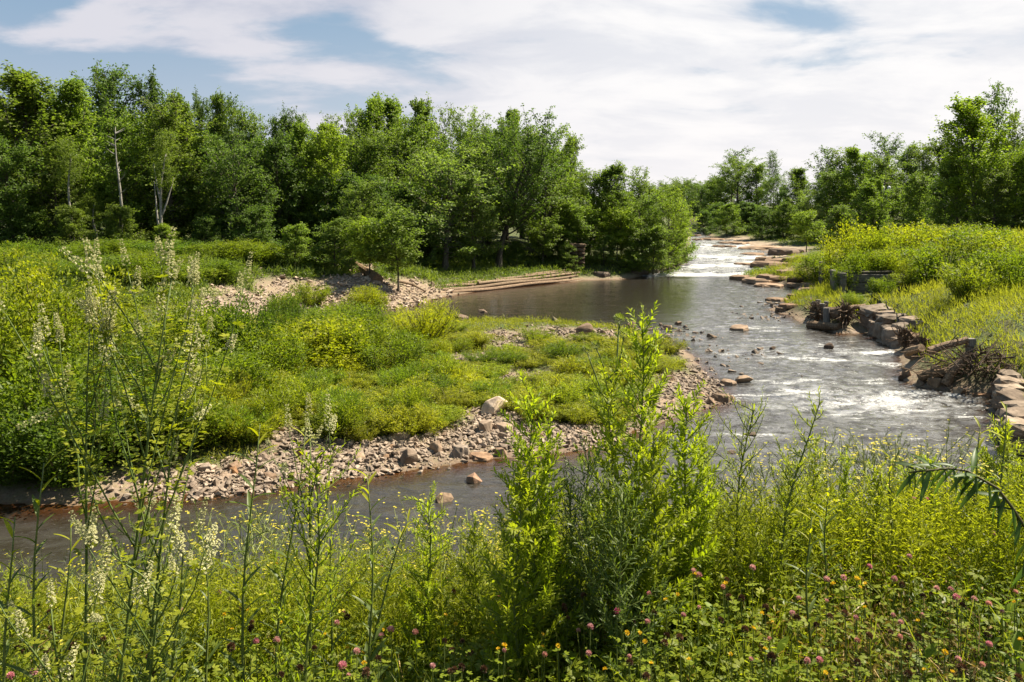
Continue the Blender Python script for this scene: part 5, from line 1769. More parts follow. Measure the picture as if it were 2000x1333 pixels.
leafy(20, 3.0, 1130, 'low leafy stalk in the lower left corner', cM, 'e', 5.)
leafy(930, 3.7, 1040, 'small green stalk left of the bright bushy-topped one', cM, 'c', 3.)


# willow-like stalks with separate long leaves
def long_leaf_mesh(name, mat):
    r = np.random.default_rng(1)
    n = 7
    V, T = [], []
    for i in range(n):
        t = i / (n - 1)
        w = .075 * math.sin(math.pi * min(1, t * .93 + .05)) ** .8
        z = .10 * t - .30 * t * t
        V += [(-w, t, z + .03), (0, t, z), (w, t, z + .03)]
        if i:
            q = 3 * i
            T += [(q - 3, q - 2, q + 1), (q - 3, q + 1, q), (q - 2, q - 1, q + 2), (q - 2, q + 2, q + 1)]
    g = Geo()
    g.add(V, T, .5)
    return g.mesh(name, mat, True)


LL = long_leaf_mesh('long_leaf', M['near_dark'])
LLY = long_leaf_mesh('long_leaf_tip', M['near_leaf'])


def orient(d, up):
    d = norm(np.array(d, float))
    x, y, z = frames(d[None], np.array([up], float))
    return Matrix((Vector(x[0]), Vector(y[0]), Vector(z[0]))).transposed().to_euler()


def willow(px, d, top, label, n=24, leaf=.11, lean=(.0, .0), seed=0, start=.25, droop=0., tips=4, col=(1, 1, 1)):
    r = np.random.default_rng(seed)
    x, y, z = place(px, d)
    H = EYE - (top - Y0) * d / F - z
    o = empty('willow_shoot', (x, y, z))
    t = np.linspace(0, 1, 9)
    P = np.stack([lean[0] * t ** 1.6 + .012 * np.sin(t * 7 + seed), lean[1] * t ** 1.6, t * H - droop * H * np.maximum(0, t - .45) ** 2 * 3], 1)
    P[0, 2] = -.06
    g = Geo()
    g.tube(P, np.linspace(.0075, .002, 9), 6)
    obj('stem', g.mesh('willow_stem', M['stem'], True), o)
    for i in range(n):
        q = start + (1 - start) * (i + .5) / n
        b = [float(np.interp(q, t, P[:, c])) for c in range(3)]
        az = i * 2.4 + r.normal() * .4
        tip = i >= n - tips
        dd = (math.cos(az), math.sin(az), r.uniform(.5, 1.4) - (1.6 * droop if not tip else 0))
        s = leaf * r.uniform(.75, 1.2) * (1.05 - .35 * q)
        obj('leaf', LLY if tip else LL, o, loc=b, rot=orient(dd, (0, 0, 1)), scale=s, color=tuple(np.array((1.7, 1.5, .7) if tip else col) * r.uniform(.8, 1.2)))
    tag(o, label, 'plant', 'willow-leaved shoots in the foreground')


willow(470, 3.0, 830, 'tallest willow-leaved shoot at left centre', 30, .125, (.06, 0), 1)
willow(535, 3.2, 845, 'willow-leaved shoot with yellow tip leaning right', 26, .11, (.12, 0), 2)
willow(725, 3.1, 925, 'willow-leaved shoot at mid left with a dark upright leaf', 26, .12, (-.01, 0), 3)
willow(700, 3.3, 960, 'thin willow-leaved shoot arching right over the channel', 20, .115, (.22, 0), 4, droop=.12)
willow(640, 3.4, 1010, 'small willow-leaved shoot between the two taller ones', 18, .10, (.03, 0), 5)
willow(60, 2.7, 905, 'willow-leaved shoot near the left edge', 22, .115, (.04, 0), 6)
willow(10, 2.6, 1010, 'willow-leaved shoot cut by the left edge', 16, .11, (.02, 0), 7)
willow(120, 3.2, 1020, 'short bright-tipped shoot left of the sweet clover', 14, .10, (.03, 0), 8, tips=8)
willow(410, 3.2, 1045, 'short willow-leaved shoot left of the tallest one', 16, .10, (-.03, 0), 9)
willow(1880, 4.0, 830, 'willow-leaved shoot with yellow tip at the right before the river', 20, .12, (.10, 0), 10)
willow(1735, 3.9, 890, 'willow-leaved shoot left of the drooping dark leaves', 18, .11, (.02, 0), 11)
willow(1610, 3.5, 960, 'upright willow-leaved shoot in the right patch', 22, .11, (.02, 0), 12, start=.4)
willow(1580, 3.2, 1010, 'dark upright stalk with silvery leaves at right', 18, .10, (.0, 0), 13, start=.3)
willow(1950, 3.9, 790, 'small willow-leaved shoot at the right edge before the stone wall', 12, .10, (.03, 0), 14)
willow(330, 2.9, 1030, 'dark willow-leaved shoot right of the sweet clover', 16, .10, (.05, 0), 15)


def droop_branch():
    """a dark willow branch bending in from the right with hanging leaves"""
    r = np.random.default_rng(5)
    x, y, z = place(2075, 3.0)
    top = EYE - (925 - Y0) * 3.0 / F
    o = empty('willow_branch', (x, y, z))
    e = ((1800 - 1000) * 3.0 / F - x, .1, top - z)
    P = np.array([(0, 0, -.05), (-.02, 0, .3), (-.08, .02, e[2] - .28), (-.2, .05, e[2] - .08), (-.34, .07, e[2] + .0), (e[0], .1, e[2] - .03)])
    g = Geo()
    g.tube(interp_path(P, 14), np.linspace(.010, .003, 14), 6)
    obj('stem', g.mesh('branch_stem', M['dark_stem'], True), o)
    Q = interp_path(P, 60)[20:]
    for i in range(54):
        b = Q[int(i / 54 * len(Q))]
        az = r.uniform(0, 6.28)
        down = i % 3 > 0
        obj('leaf', LL, o, loc=tuple(b), rot=orient((math.cos(az) * .6 - .35, math.sin(az) * .5, -.9 if down else .25), (0, -.4, 1)), scale=r.uniform(.06, .15), color=tuple(np.array((.6, .75, .8)) * r.uniform(.6, 1.5)))
    tag(o, 'dark willow branch with hanging leaves reaching in from the right', 'plant')


droop_branch()


# white sweet clover: forked stems, three-part leaves, tapering spikes of white florets
def spike_mesh(seed, L=.11):
    r = np.random.default_rng(seed)
    n = 46
    t = np.sort(r.random(n)) ** .9
    a = np.arange(n) * 2.4
    rad = .010 * (1.1 - .8 * t)
    P = np.stack([np.cos(a) * rad, np.sin(a) * rad, t * L], 1)
    d = norm(np.stack([np.cos(a), np.sin(a), r.uniform(-.5, .5, n)], 1))
    X, Y, Z = frames(d, np.tile([0, 0, 1.], (n, 1)))
    s = (.011 * (1.15 - .55 * t) * r.uniform(.8, 1.2, n))[:, None]
    g = Geo()
    g.inst(OVAL, P, X * s, Y * s, Z * s, np.clip(.35 + .5 * r.random(n), 0, 1), 0)
    g.inst(OVAL, P, Z * s, Y * s, X * s, np.clip(.35 + .5 * r.random(n), 0, 1), 0)
    g.tube([(0, 0, -.03), (0, 0, L)], [.0014, .0006], 3, mat=1, cap=False)
    return g.mesh('flower_spike', [M['white_petal'], M['stem']])


SPK = [spike_mesh(i, l) for i, l in enumerate((.10, .13, .08))]


def trifoliate(g, P, d, s, tint, r):
    """three oval leaflets at each point"""
    n = len(P)
    side = norm(np.cross(d, norm(rdir(n, r) * .4 + [0, 0, 1.])))
    upv = np.cross(side, d)
    for a in (-1, 0, 1):
        dd = norm(d + side * a * 1.15)
        X, Y, Z = frames(dd, upv)
        g.inst(OVAL, P + dd * (s * .12)[:, None], X * (s * .52)[:, None], Y * s[:, None], Z * s[:, None], tint)


def sweet_clover(px, d, top, label, nb, lean, seed, spread=.35, spikes=34, start=.25, leaves=120, group='white sweet clover plants'):
    r = np.random.default_rng(seed)
    x, y, z = place(px, d)
    H = EYE - (top - Y0) * d / F - z
    o = empty('sweet_clover', (x, y, z))
    t = np.linspace(0, 1, 9)
    main = np.stack([lean * t ** 1.3, .03 * np.sin(t * 5), t * H], 1)
    main[0, 2] = -.08
    st, ends = Geo(), []
    st.tube(main, np.linspace(.0075, .002, 9), 6)
    paths = [main]
    for i in range(nb):
        h = start + (.85 - start) * (i + .5) / nb
        b = np.array([np.interp(h, t, main[:, c]) for c in range(3)])
        sg = (-1) ** i
        az = r.normal() * .5 + (0 if sg > 0 else math.pi)
        p = limb(b, (math.cos(az) * spread, math.sin(az) * spread * .7, .75), (1 - h) * H * r.uniform(.65, 1.0) + .1, .45, 6, r)
        st.tube(p, np.linspace(.0034, .0014, 7), 5)
        paths.append(p)
    obj('stem', st.mesh('clover_stem', M['stem'], True), o, color=(.8, .9, .8))
    # leaves
    lp, ld = [], []
    for p in paths:
        m = max(6, leaves * 2 // len(paths))
        q = r.uniform(.1, .9, m) * (len(p) - 1)
        b = np.stack([np.interp(q, range(len(p)), p[:, c]) for c in range(3)], 1)
        dd = norm(r.normal(size=(m, 3)) * [1, 1, .3] + [0, 0, .35])
        lp.append(b + dd * .02)
        ld.append(dd)
    lp, ld = np.concatenate(lp), np.concatenate(ld)
    g = Geo()
    trifoliate(g, lp, ld, r.uniform(.014, .027, len(lp)), np.clip(r.normal(.55, .25, len(lp)), 0, 1), r)
    obj('leaves', g.mesh('clover_leaves', M['near_leaf']), o, color=(1.25, 1.2, .9))
    for i in range(spikes):
        p = paths[i % len(paths)]
        q = 1.0 if i < len(paths) else r.uniform(.45, .98)
        b = np.array([np.interp(q * (len(p) - 1), range(len(p)), p[:, c]) for c in range(3)])
        ax = norm(p[-1] - p[-2])
        dd = norm(ax * .9 + r.normal(size=3) * (.12 if q == 1 else .5) + [0, 0, .25])
        e = Vector(dd).to_track_quat('Z', 'Y').to_euler()
        obj('flower_spike', SPK[i % 3], o, loc=tuple(b + dd * .02), rot=e, scale=r.uniform(.7, 1.1))
    tag(o, label, 'plant', group)


sweet_clover(205, 2.75, 545, 'tall white sweet clover with many flower spikes at the left', 12, .24, 1, .34, 40, .35, 300)
sweet_clover(150, 2.8, 640, 'white sweet clover stem with upright spikes left of the tallest one', 5, .06, 2, .2, 9, .5, 120)
sweet_clover(260, 2.9, 700, 'white sweet clover leaning right beside the tallest one', 5, .2, 3, .35, 12, .4, 120)
sweet_clover(600, 3.2, 860, 'small pale sweet clover above the gravel bar at left centre', 5, .02, 5, .2, 10, .5, 60)
sweet_clover(250, 2.6, 1040, 'low sweet clover in front of the tallest one', 6, .15, 6, .5, 14, .3, 70)
sweet_clover(150, 2.4, 1180, 'short sweet clover near the bottom left', 5, -.06, 7, .5, 12, .3, 50)


# thistle beside the tallest bright stalk
def thistle():
    r = np.random.default_rng(9)
    x, y, z = place(1185, 3.9)
    H = EYE - (628 - Y0) * 3.9 / F - z
    o = empty('thistle', (x, y, z))
    st = Geo()
    t = np.linspace(0, 1, 8)
    main = np.stack([.06 * t ** 2, .02 * np.sin(t * 6), t * H], 1)
    main[0, 2] = -.05
    st.tube(main, np.linspace(.009, .004, 8), 6)
    ends = [main[-1]]
    for (h, dx, L) in ((.72, -.12, .33), (.8, -.22, .22), (.84, .06, .2)):
        b = np.array([np.interp(h, t, main[:, c]) for c in range(3)])
        p = limb(b, (dx, .02, .3), L, .4, 5, r)
        st.tube(p, np.linspace(.005, .003, 6), 5)
        ends.append(p[-1])
    obj('stem', st.mesh('thistle_stem', M['stem'], True), o)
    n = 90
    q = r.uniform(.15, .97, n)
    b = np.stack([np.interp(q, t, main[:, c]) for c in range(3)], 1)
    dd = norm(r.normal(size=(n, 3)) * [1, 1, .2] + [0, 0, .6])
    X, Y, Z = frames(dd, np.tile([0, 0, 1.], (n, 1)) + r.normal(size=(n, 3)) * .3)
    s = r.uniform(.05, .11, n) * (1.1 - .6 * q)
    g = Geo()
    g.inst(LANCE, b, X * (s * .22)[:, None], Y * s[:, None], Z * s[:, None], np.clip(r.normal(.4, .15, n), 0, 1))
    obj('leaves', g.mesh('thistle_leaves', M['near_dark']), o)
    g = Geo()
    n = 70
    k = np.arange(n)
    zz = 1 - 2 * (k + .5) / n
    th = k * 2.4
    D = np.stack([np.sqrt(1 - zz ** 2) * np.cos(th), np.sqrt(1 - zz ** 2) * np.sin(th), zz * .9], 1)
    X, Y, Z = frames(norm(D * .8 + [0, 0, .5]), D)
    g.inst(LEAF2, D * .014, X * .010, Y * .015, Z * .010, .5 + .3 * r.random(n))
    bud = g.mesh('thistle_bud', M['near_dark'])
    for e in ends:
        obj('bud', bud, o, loc=tuple(e + [0, 0, .012]), scale=r.uniform(.9, 1.25), color=(1.3, 1.2, 1.3))
    tag(o, 'thistle with round green buds rising above the bright clump', 'plant')


thistle()


# mustard: wiry branching stems with small yellow flowers
def mustard_proto(seed, H=1.0, nb=9):
    r = np.random.default_rng(seed)
    st, fl = Geo(), Geo()
    t = np.linspace(0, 1, 6)
    main = np.stack([.05 * np.sin(t * 3 + seed) * t, .05 * np.cos(t * 4 + seed) * t, t * H], 1)
    main[0, 2] = -.05
    st.tube(main, np.linspace(.0045, .0014, 6), 4)
    tips = [(main[-1], norm(main[-1] - main[-2]))]
    pods = []
    for i in range(nb):
        h = r.uniform(.25, .92)
        b = np.array([np.interp(h, t, main[:, c]) for c in range(3)])
        az = r.uniform(0, 6.28)
        p = limb(b, (math.cos(az) * .6, math.sin(az) * .6, .7), (1 - h) * H * r.uniform(.6, 1.0) + .08, .6, 5, r)
        st.tube(p, np.linspace(.0022, .0009, 6), 3, cap=False)
        tips.append((p[-1], norm(p[-1] - p[-2])))
        pods += [(p[k], norm(p[k + 1] - p[k])) for k in (1, 2, 3, 4)]
    for p, dr in pods:
        for q in range(3):
            e = p + norm(dr + r.normal(size=3) * .7) * r.uniform(.03, .06)
            st.tube([p, (p + e) / 2 + [0, 0, .004], e], [.0008, .0011, .0006], 3, cap=False)
    for p, dr in tips:
        for q in range(r.integers(1, 4)):
            c = p + r.normal(size=3) * .009
            a = np.arange(4) * 1.571 + r.uniform(0, 1.5)
            d = norm(np.stack([np.cos(a), np.sin(a), np.full(4, .35)], 1) + r.normal(size=3) * .3)
            X, Y, Z = frames(d, np.tile([0, 0, 1.], (4, 1)))
            fl.inst(OVAL, np.tile(c, (4, 1)), X * .0085, Y * .008, Z * .008, r.random(4))
    n = 26
    h = r.uniform(.03, .6, n)
    b = np.stack([np.interp(h, t, main[:, c]) for c in range(3)], 1)
    dd = norm(r.normal(size=(n, 3)) * [1, 1, .3] + [0, 0, .4])
    X, Y, Z = frames(dd, np.tile([0, 0, 1.], (n, 1)))
    s = r.uniform(.03, .08, n) * (1.1 - h)
    lf = Geo()
    lf.inst(LANCE, b, X * (s * .25)[:, None], Y * s[:, None], Z * s[:, None], r.random(n))
    return st.mesh('mustard_stem', M['stem']), fl.mesh('mustard_blossoms', M['pale_yellow']), lf.mesh('mustard_leaves', M['near_leaf'])


MUS = [mustard_proto(700 + i) for i in range(5)]
r = np.random.default_rng(41)
nm = 0
for (lo, hi, t0, t1, cnt, d0, d1, lab) in [
    (380, 620, 985, 1070, 20, 3.8, 5.2, 'wiry yellow mustard at left centre above the channel'), (620, 800, 1020, 1090, 9, 3.8, 5.0, 'wiry yellow mustard between the willow shoots'), (800, 1000, 970, 1060, 18, 3.8, 5.2, 'wiry yellow mustard left of the bright bushy-topped stalk'),
    (1440, 1720, 845, 940, 26, 4.0, 5.8, 'wiry yellow mustard in the right-hand patch before the riffles'), (1720, 1960, 840, 930, 16, 4.2, 6.0, 'wiry yellow mustard at the far right before the river'), (0, 330, 1070, 1140, 12, 3.2, 4.4, 'wiry yellow mustard low at the left by the brown water')]:
    for i in range(cnt):
        px, d, top = r.uniform(lo, hi), r.uniform(d0, d1), r.uniform(t0, t1)
        x, y, z = place(px, d)
        H = EYE - (top - Y0) * d / F - z
        if H < .25:
            continue
        sm, fm, lm = MUS[nm % 5]
        nm += 1
        o = empty('mustard', (x, y, z), r.uniform(0, 6.28), (min(H, 1.1) * 1.3, min(H, 1.1) * 1.3, H))
        o.rotation_euler[0], o.rotation_euler[1] = r.normal() * .14, r.normal() * .14
        obj('stem', sm, o, color=(1.6, 1.5, 1.2))
        obj('leaves', lm, o, color=(1.1, 1.15, 1.0))
        obj('blossoms', fm, o)
        tag(o, lab, 'flower', 'yellow mustard plants')


# clover and trefoil heads standing in the undergrowth
def head_mesh(name, seed, n, R0, ln, wd, mat, flat=1.0):
    r = np.random.default_rng(seed)
    k = np.arange(n)
    zz = 1 - 1.75 * (k + .5) / n
    th = k * 2.4
    D = np.stack([np.sqrt(np.maximum(0, 1 - zz ** 2)) * np.cos(th), np.sqrt(np.maximum(0, 1 - zz ** 2)) * np.sin(th), zz * flat], 1)
    X, Y, Z = frames(norm(D * .75 + [0, 0, .45] + r.normal(size=(n, 3)) * .18), D)
    g = Geo()
    g.inst(LEAF2, D * R0 * .55, X * wd, Y * ln, Z * wd, np.clip(.5 + .35 * zz + r.normal(size=n) * .2, 0, 1))
    return g.mesh(name, mat)


PINK = [head_mesh('clover_head', i, 90, .012, .013, .006, M['pink_petal'], .9) for i in range(2)]
BROWN = [head_mesh('withered_head', i + 5, 80, .011, .011, .007, M['brown_head'], 1.1) for i in range(2)]
YEL = [head_mesh('trefoil_head', i + 9, 14, .008, .014, .012, M['yellow_petal'], .5) for i in range(2)]


def stem_leaf_mesh(seed):
    r = np.random.default_rng(seed)
    g = Geo()
    g.tube([(0, 0, -.05), (.01, 0, .5), (0, 0, 1.0)], [.0022, .0018, .0014], 4)
    st = g.mesh('flower_stem', M['stem'])
    g = Geo()
    h = r.uniform(.35, .95, 5)
    P = np.stack([.005 + 0 * h, 0 * h, h], 1)
    d = norm(np.stack([np.cos(np.arange(5) * 2.4), np.sin(np.arange(5) * 2.4), .15 + 0 * h], 1))
    trifoliate(g, P + d * .02, d, r.uniform(.014, .022, 5), r.random(5), r)
    return st, g


def small_flower(name, px, py, h, heads, label, group, hs, col=(1, 1, 1), rseed=0):
    """a flower whose head stands at this place of the photograph, on ground nearer or farther to suit its height"""
    r = np.random.default_rng(rseed)
    ds = np.arange(1.9, 6.0, .02)
    x = (px - 1000) / F * ds
    z = EYE - (py - Y0) / F * ds
    g = zt(x, ds)
    hit = z < g + h
    hit[ds < 2.0] = False
    k = int(np.argmax(hit)) if hit.any() else int(np.argmin(np.abs(ds - 3.9 - .5 * r.random())))
    d = float(ds[k])
    X, Z0 = float(x[k]), float(g[k])
    H = float(z[k]) - Z0
    if H < .1:
        return
    o = empty(name, (X, d, Z0), r.uniform(0, 6.28))
    obj('stem', FST, o, scale=(1, 1, H))
    obj('leaves', FLF[rseed % 3], o, loc=(0, 0, H - .30 if H > .3 else 0), scale=(1, 1, min(H, .3)), color=(1.0, 1.1, .9))
    obj('flower_head', heads[rseed % len(heads)], o, loc=(0, 0, H + .006), rot=(r.normal() * .3, r.normal() * .3, 0), scale=hs * r.uniform(.85, 1.2), color=col)
    tag(o, label, 'flower', group)


FST = None
FLF = []
for q in range(3):
    st_, gg = stem_leaf_mesh(q)
    FST = FST or st_
    FLF.append(gg.mesh('flower_leaves', M['near_leaf']))
for q, (px, py, lab) in enumerate([
    (1206, 1197, 'vivid magenta clover blossom below the tallest bright stalk'), (669, 1305, 'large pink clover blossom near the bottom at left centre'), (697, 1276, 'bright pink clover blossom above the large one at left centre'),
    (763, 1234, 'dusky pink clover blossom at left centre'), (66, 1316, 'pink clover blossom in the bottom left corner'), (20, 1324, 'pale pink clover at the extreme bottom left'), (540, 1254, 'pink clover blossom at lower left'),
    (355, 1196, 'small pink clover right of the sweet clover stem'), (300, 1194, 'small dusky clover beside the sweet clover stem'), (1868, 1170, 'vivid pink clover blossom at the right'), (1903, 1173, 'pink clover right of the vivid one'),
    (1801, 1205, 'pink clover blossom left of the dry straw'), (1776, 1090, 'pink clover in the right middle'), (1698, 1110, 'pink clover blossom right of the tall dark stalks'), (1615, 1135, 'pale pink clover at right centre'),
    (1560, 1172, 'pink clover at the left of the right patch'), (1548, 1202, 'twin pink clover blossom at right'), (1601, 1293, 'pink clover at the bottom right of centre'), (1355, 1118, 'pink clover right of the bright clump stems'),
    (1265, 1218, 'purplish clover below the bright clump'), (1153, 1228, 'magenta clover below the two bright clumps'), (1268, 1163, 'pale pink clover under the bright clump'), (1018, 1168, 'pale clover in shade under the bushy stalk'),
    (1150, 1280, 'peach coloured fading clover at the bottom centre'), (872, 1134, 'tall dusky pink clover bud at mid left'), (500, 1256, 'faded pink clover at lower left'), (430, 1158, 'dusky clover among willow shoots'),
    (745, 1245, 'rosy clover at left centre bottom'), (845, 1305, 'pale pink clover at bottom left of centre'), (1932, 1262, 'coral clover in the dry straw at right'), (1470, 1112, 'faded pink clover at centre right'),
    (1605, 980, 'pink clover standing high in the right patch'), (1785, 978, 'dusky clover below the drooping leaves'), (1810, 978, 'pink clover by the drooping leaves'), (1940, 1045, 'pink clover at the right edge below the drooping leaves'), (1365, 1127, 'pair of pink clover blossoms right of the stems')]):
    small_flower('red_clover', px, py, r.uniform(.42, .55), PINK, lab, 'red clover blossoms', 0.85 if q < 8 else .70, tuple(np.array([(1, 1, 1), (1.1, .8, .95), (1.1, 1.15, 1.05), (1.0, .95, .9)][q % 4]) if q else np.array((1.3, .5, 1.1))), q)
for q in range(44):
    small_flower('red_clover', r.uniform(380, 2000), r.uniform(1100, 1325), r.uniform(.40, .54), PINK, 'small faded pink clover head scattered in the foreground undergrowth', 'faded clover heads', r.uniform(.45, .65), tuple(np.array([(1.1, 1.1, 1.0), (.9, .8, .8), (1.1, 1.0, .8)][q % 3])), 300 + q)
for q in range(96):
    zone = [(0, 330, 1130, 1330), (400, 1000, 1140, 1330), (1080, 1330, 1010, 1330), (1400, 2000, 1120, 1330)][q % 4]
    small_flower('withered_clover', r.uniform(zone[0], zone[1]), r.uniform(zone[2], zone[3]), r.uniform(.40, .54), BROWN, 'withered brown clover head among the foreground plants', 'withered clover heads', r.uniform(.7, 1.0), tuple(np.array([1, 1, 1]) * r.uniform(.5, 1.5)), 100 + q)
for q in range(56):
    px, py = [(990, 1190), (1300, 1175), (1225, 1240), (1250, 1240), (1060, 1268), (1090, 1265), (1680, 1150), (1690, 1144), (1690, 1190), (1612, 1318), (1860, 1316), (870, 1205), (890, 1223), (962, 1240), (985, 1265)][q] if q < 15 else (r.uniform(380, 2000), r.uniform(1090, 1333))
    small_flower('bird_trefoil', px, py, r.uniform(.40, .52), YEL, 'small golden trefoil flower in the foreground undergrowth', 'golden trefoil flowers', r.uniform(.45, .7), (1, 1, 1), 200 + q)


# undergrowth that carries the foreground (nobody could count it)
def undergrowth():
    r = np.random.default_rng(63)

    def pts(n, d0, d1, m=.24):
        n = int(n * 1.2)
        d = np.sqrt(r.uniform(d0 ** 2, d1 ** 2, n))
        u = r.uniform(-.64 - m, .64 + m, n)
        return d * u, d

    def dry(x, y):       # the strawy brown patches at lower right and lower left
        px = 1000 + F * x / y
        py = Y0 + F * (EYE - zt(x, y) - .35) / y
        return np.maximum(np.exp(-((px - 1850) / 260) ** 2 - ((py - 1230) / 150) ** 2), .8 * np.exp(-((px - 70) / 150) ** 2 - ((py - 1200) / 110) ** 2))
    # sprigs: stalk with small leaves
    n = 19000
    x, y = pts(n, 1.75, 7.5)
    n = len(x)
    keep = (r.random(n) > dry(x, y) * .55) & (y > 1.75)
    x, y = x[keep], y[keep]
    n = len(x)
    z = zt(x, y)
    h = r.uniform(.20, .42, n) * np.where(y > 4.2, 1.25, 1.0) * (.75 + .5 * fbm(x * 1.5, y * 1.5, 81))
    tn = np.clip(.5 + (fbm(x * 1.2, y * 1.2, 83) - .5) * 1.3 - dry(x, y) * .2, 0, 1)
    g = Geo()
    m = 14
    pat = fbm(x * 2.2, y * 2.2, 89) + r.normal(size=n) * .10
    kind = np.where(pat > .60, 1, np.where(pat < .36 + .25 * dry(x, y), 2, 0))
    base = np.stack([x, y, z], 1)
    dirs = norm(r.normal(size=(n, 3)) * [.22, .22, 0] + [0, 0, 1.])
    for i in range(m):
        q = .18 + .82 * (i + r.random(n)) / m
        P = base + dirs * (h * q)[:, None]
        az = r.uniform(0, 6.28, n)
        dd = norm(np.stack([np.cos(az), np.sin(az), r.uniform(.1, .9, n)], 1))
        X, Y, Z = frames(dd, norm(rdir(n, r) * .5 + [0, 0, 1.]))
        s = r.uniform(.022, .046, n) * (1.2 - .5 * q)
        tl = np.clip(tn - .1 + .25 * q + r.normal(size=n) * .16, 0, 1)
        for mi in range(3):
            mk = kind == mi
            g.inst(LEAF2, P[mk], X[mk] * (s * .42)[mk][:, None], Y[mk] * s[mk][:, None], Z[mk] * s[mk][:, None], tl[mk], mi)
    # stalks
    P0, P1 = base, base + dirs * h[:, None]
    sx = np.tile([.0022, 0, 0], (n, 1))
    V = np.stack([P0 - sx, P0 + sx, P1 + sx * .4, P1 - sx * .4], 1).reshape(-1, 3)
    T = (np.array([[0, 1, 2], [0, 2, 3]])[None] + (np.arange(n) * 4)[:, None, None]).reshape(-1, 3)
    g.add(V, T, np.repeat(tn, 4) * .5)
    # clover leaves
    n = 12000
    x, y = pts(n, 1.75, 5.0)
    n = len(x)
    keep = r.random(n) > dry(x, y) * .8
    x, y = x[keep], y[keep]
    n = len(x)
    P = np.stack([x, y, zt(x, y) + r.uniform(.06, .36, n) ** 1.0], 1)
    d = norm(r.normal(size=(n, 3)) * [1, 1, .25] + [0, 0, .2])
    trifoliate(g, P, d, r.uniform(.020, .042, n), np.clip(r.normal(.42, .2, n), 0, 1), r)
    # fine pale seed sprays
    o = obj('undergrowth', g.mesh('undergrowth', [M['near_leaf'], M['near_dark'], M['dry_leaf']]), color=(1.2, 1.2, 1.0))
    tag(o, 'dense leafy undergrowth of clover and weeds covering the near bank', 'undergrowth', kind='stuff')
    # grass blades
    n = 12000
    x, y = pts(n, 1.8, 9.5)
    n = len(x)
    P = np.stack([x, y, zt(x, y)], 1)
    d = norm(r.normal(size=(n, 3)) * [.4, .4, 0] + [0, 0, 1.])
    X, Y, Z = frames(d, rdir(n, r))
    L = r.uniform(.2, .55, n) * np.where(y > 4.5, 1.2, 1)
    g = Geo()
    g.inst(BLADE, P, X * r.uniform(.004, .008, n)[:, None], Y * L[:, None], Z * L[:, None], np.clip(.5 + (fbm(x * 1.4, y * 1.4, 85) - .5) * 1.2 + r.normal(size=n) * .12, 0, 1))
    o = obj('near_grass', g.mesh('near_grass', M['weed_leaf']), color=(.95, 1.0, .9))
    tag(o, 'grass blades standing in the foreground undergrowth', 'grass', kind='stuff')
    # dead stalks and straw
    n = 9000
    x, y = pts(n, 1.8, 5.5)
    n = len(x)
    keep = r.random(n) < dry(x, y) * .9 + .10
    x, y = x[keep], y[keep]
    n = len(x)
    hh = r.uniform(.0, .28, n)
    P = np.stack([x, y, zt(x, y) + hh], 1)
    d = norm(r.normal(size=(n, 3)) * [1, 1, .55] + [-.5, 0, .25])
    X, Y, Z = frames(d, rdir(n, r))
    L = r.uniform(.05, .22, n)
    g = Geo()
    g.inst(BLADE, P, X * r.uniform(.0025, .006, n)[:, None], Y * L[:, None], Z * L[:, None] * .4, np.clip(r.normal(.4, .25, n), 0, 1))
    n2 = 5000
    x, y = pts(n2, 1.8, 5.0)
    n2 = len(x)
    keep = r.random(n2) < dry(x, y)
    x, y = x[keep], y[keep]
    n2 = len(x)
    P = np.stack([x, y, zt(x, y) + r.uniform(.02, .34, n2)], 1)
    X, Y, Z = frames(rdir(n2, r), rdir(n2, r))
    s = r.uniform(.012, .035, n2)[:, None]
    g.inst(LEAF2, P, X * s * .5, Y * s, Z * s, np.clip(r.normal(.3, .2, n2), 0, 1))
    o = obj('dead_stalks', g.mesh('dead_stalks', M['straw']), color=(1, .95, .85))
    tag(o, 'dry brown stalks and straw in the foreground at lower right', 'straw', kind='stuff')


undergrowth()


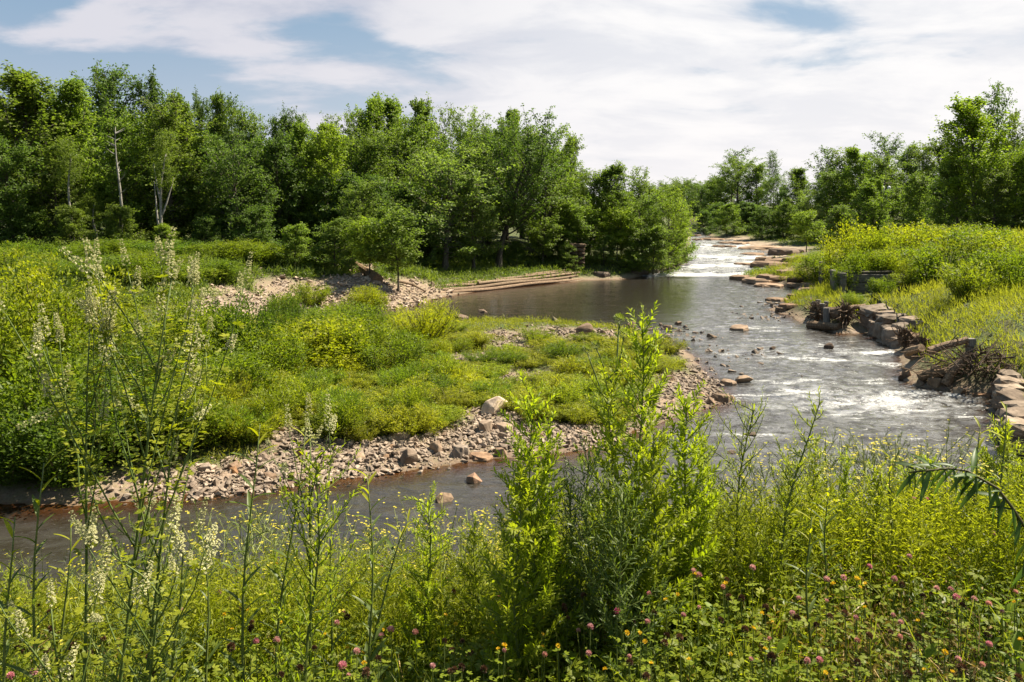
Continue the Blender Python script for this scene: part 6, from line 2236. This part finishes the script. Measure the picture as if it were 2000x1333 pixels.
def tall_weeds():
    """the taller weeds whose tops make the uneven edge of the near bank against the river"""
    r = np.random.default_rng(64)
    n = 4100
    d = r.uniform(3.6, 5.4, n)
    px = r.uniform(-260, 2330, n)
    top = np.interp(px, [0, 330, 600, 900, 1000, 1100, 1400, 1500, 1700, 2000], [1150, 1120, 1080, 1080, 1040, 970, 980, 960, 945, 930]) + r.exponential(42, n) - 14
    x = (px - 1000) * d / F
    z = zt(x, d)
    h = EYE - (top - Y0) * d / F - z
    ok = (h > .25) & (h < 1.15)
    x, d, z, h = x[ok], d[ok], z[ok], h[ok]
    n = len(x)
    base = np.stack([x, d, z], 1)
    dirs = norm(r.normal(size=(n, 3)) * [.16, .16, 0] + [0, 0, 1.])
    bend = r.normal(size=(n, 3)) * [.12, .12, 0]
    tn = np.clip(.52 + (fbm(x * 1.6, d * 1.6, 87) - .5) * 1.5, 0, 1)
    g = Geo()
    m = 40
    for i in range(m):
        q = .15 + .85 * (i + r.random(n)) / m
        P = base + dirs * (h * q)[:, None] + bend * (h * q * q)[:, None]
        az = r.uniform(0, 6.28, n)
        out = np.stack([np.cos(az), np.sin(az), r.uniform(.2, 1.1, n)], 1)
        P = P + out * (r.random(n) ** 1.5 * .07 * (1.2 - q))[:, None]
        X, Y, Z = frames(norm(out), norm(rdir(n, r) * .5 + [0, 0, 1.]))
        s = r.uniform(.022, .05, n) * (1.25 - .6 * q)
        g.inst(LEAF2, P, X * (s * .30)[:, None], Y * s[:, None], Z * s[:, None], np.clip(tn - .12 + .3 * q + r.normal(size=n) * .13, 0, 1))
    for a in range(4):
        P0 = base + dirs * (h * a / 4)[:, None] + bend * (h * (a / 4) ** 2)[:, None]
        P1 = base + dirs * (h * (a + 1) / 4)[:, None] + bend * (h * ((a + 1) / 4) ** 2)[:, None]
        sx = np.tile([.0022 * (1 - a * .2), 0, 0], (n, 1))
        V = np.stack([P0 - sx, P0 + sx, P1 + sx * .75, P1 - sx * .75], 1).reshape(-1, 3)
        T = (np.array([[0, 1, 2], [0, 2, 3]])[None] + (np.arange(n) * 4)[:, None, None]).reshape(-1, 3)
        g.add(V, T, np.repeat(tn, 4) * .6)
    o = obj('tall_weeds', g.mesh('tall_weeds', M['near_leaf']), color=(1.25, 1.2, .95))
    tag(o, 'tall leafy weeds crowding the brow of the near bank', 'weeds', kind='stuff')


tall_weeds()
# broad-leaved dock and milkweed tufts near the bottom edge
r = np.random.default_rng(17)
for q, (px, py, lab) in enumerate([(1960, 1200, 'broad-leaved plant at the right edge near the bottom'), (1985, 1300, 'broad-leaved plant in the bottom right corner'), (1810, 1300, 'small broad-leaved plant on the dry straw'),
                                   (1120, 1310, 'broad-leaved plant at the bottom centre'), (1520, 1300, 'broad-leaved seedling at bottom right of centre'), (820, 1230, 'broad-leaved clover patch at left centre bottom'), (560, 1300, 'broad-leaved plant at the bottom left'), (300, 1310, 'broad-leaved plant under the sweet clover'), (1400, 1230, 'broad-leaved plant below the right clump stems')]):
    ds = np.arange(1.7, 6, .02)
    xx = (px - 1000) / F * ds
    k = int(np.argmax(EYE - (py - Y0) / F * ds < zt(xx, ds) + .30))
    o = empty('broadleaf_plant', (float(xx[k]), float(ds[k]), float(zt(xx[k], ds[k]))), q)
    g = Geo()
    g.tube([(0, 0, -.03), (.01, 0, .34)], [.004, .002], 5)
    obj('stem', g.mesh('broad_stem', M['stem']), o)
    for i in range(11):
        h = .10 + .24 * i / 10
        az = i * 2.4 + q
        obj('leaf', LLY, o, loc=(.005, 0, h), rot=orient((math.cos(az), math.sin(az), .5 + .5 * i / 10), (0, 0, 1)), scale=(.22 * r.uniform(.8, 1.1), .075 * r.uniform(.8, 1.2), .075), color=tuple(np.array((.95, 1.15, .9)) * r.uniform(.8, 1.2)))
    tag(o, lab, 'plant', 'broad-leaved plants of the near bank')
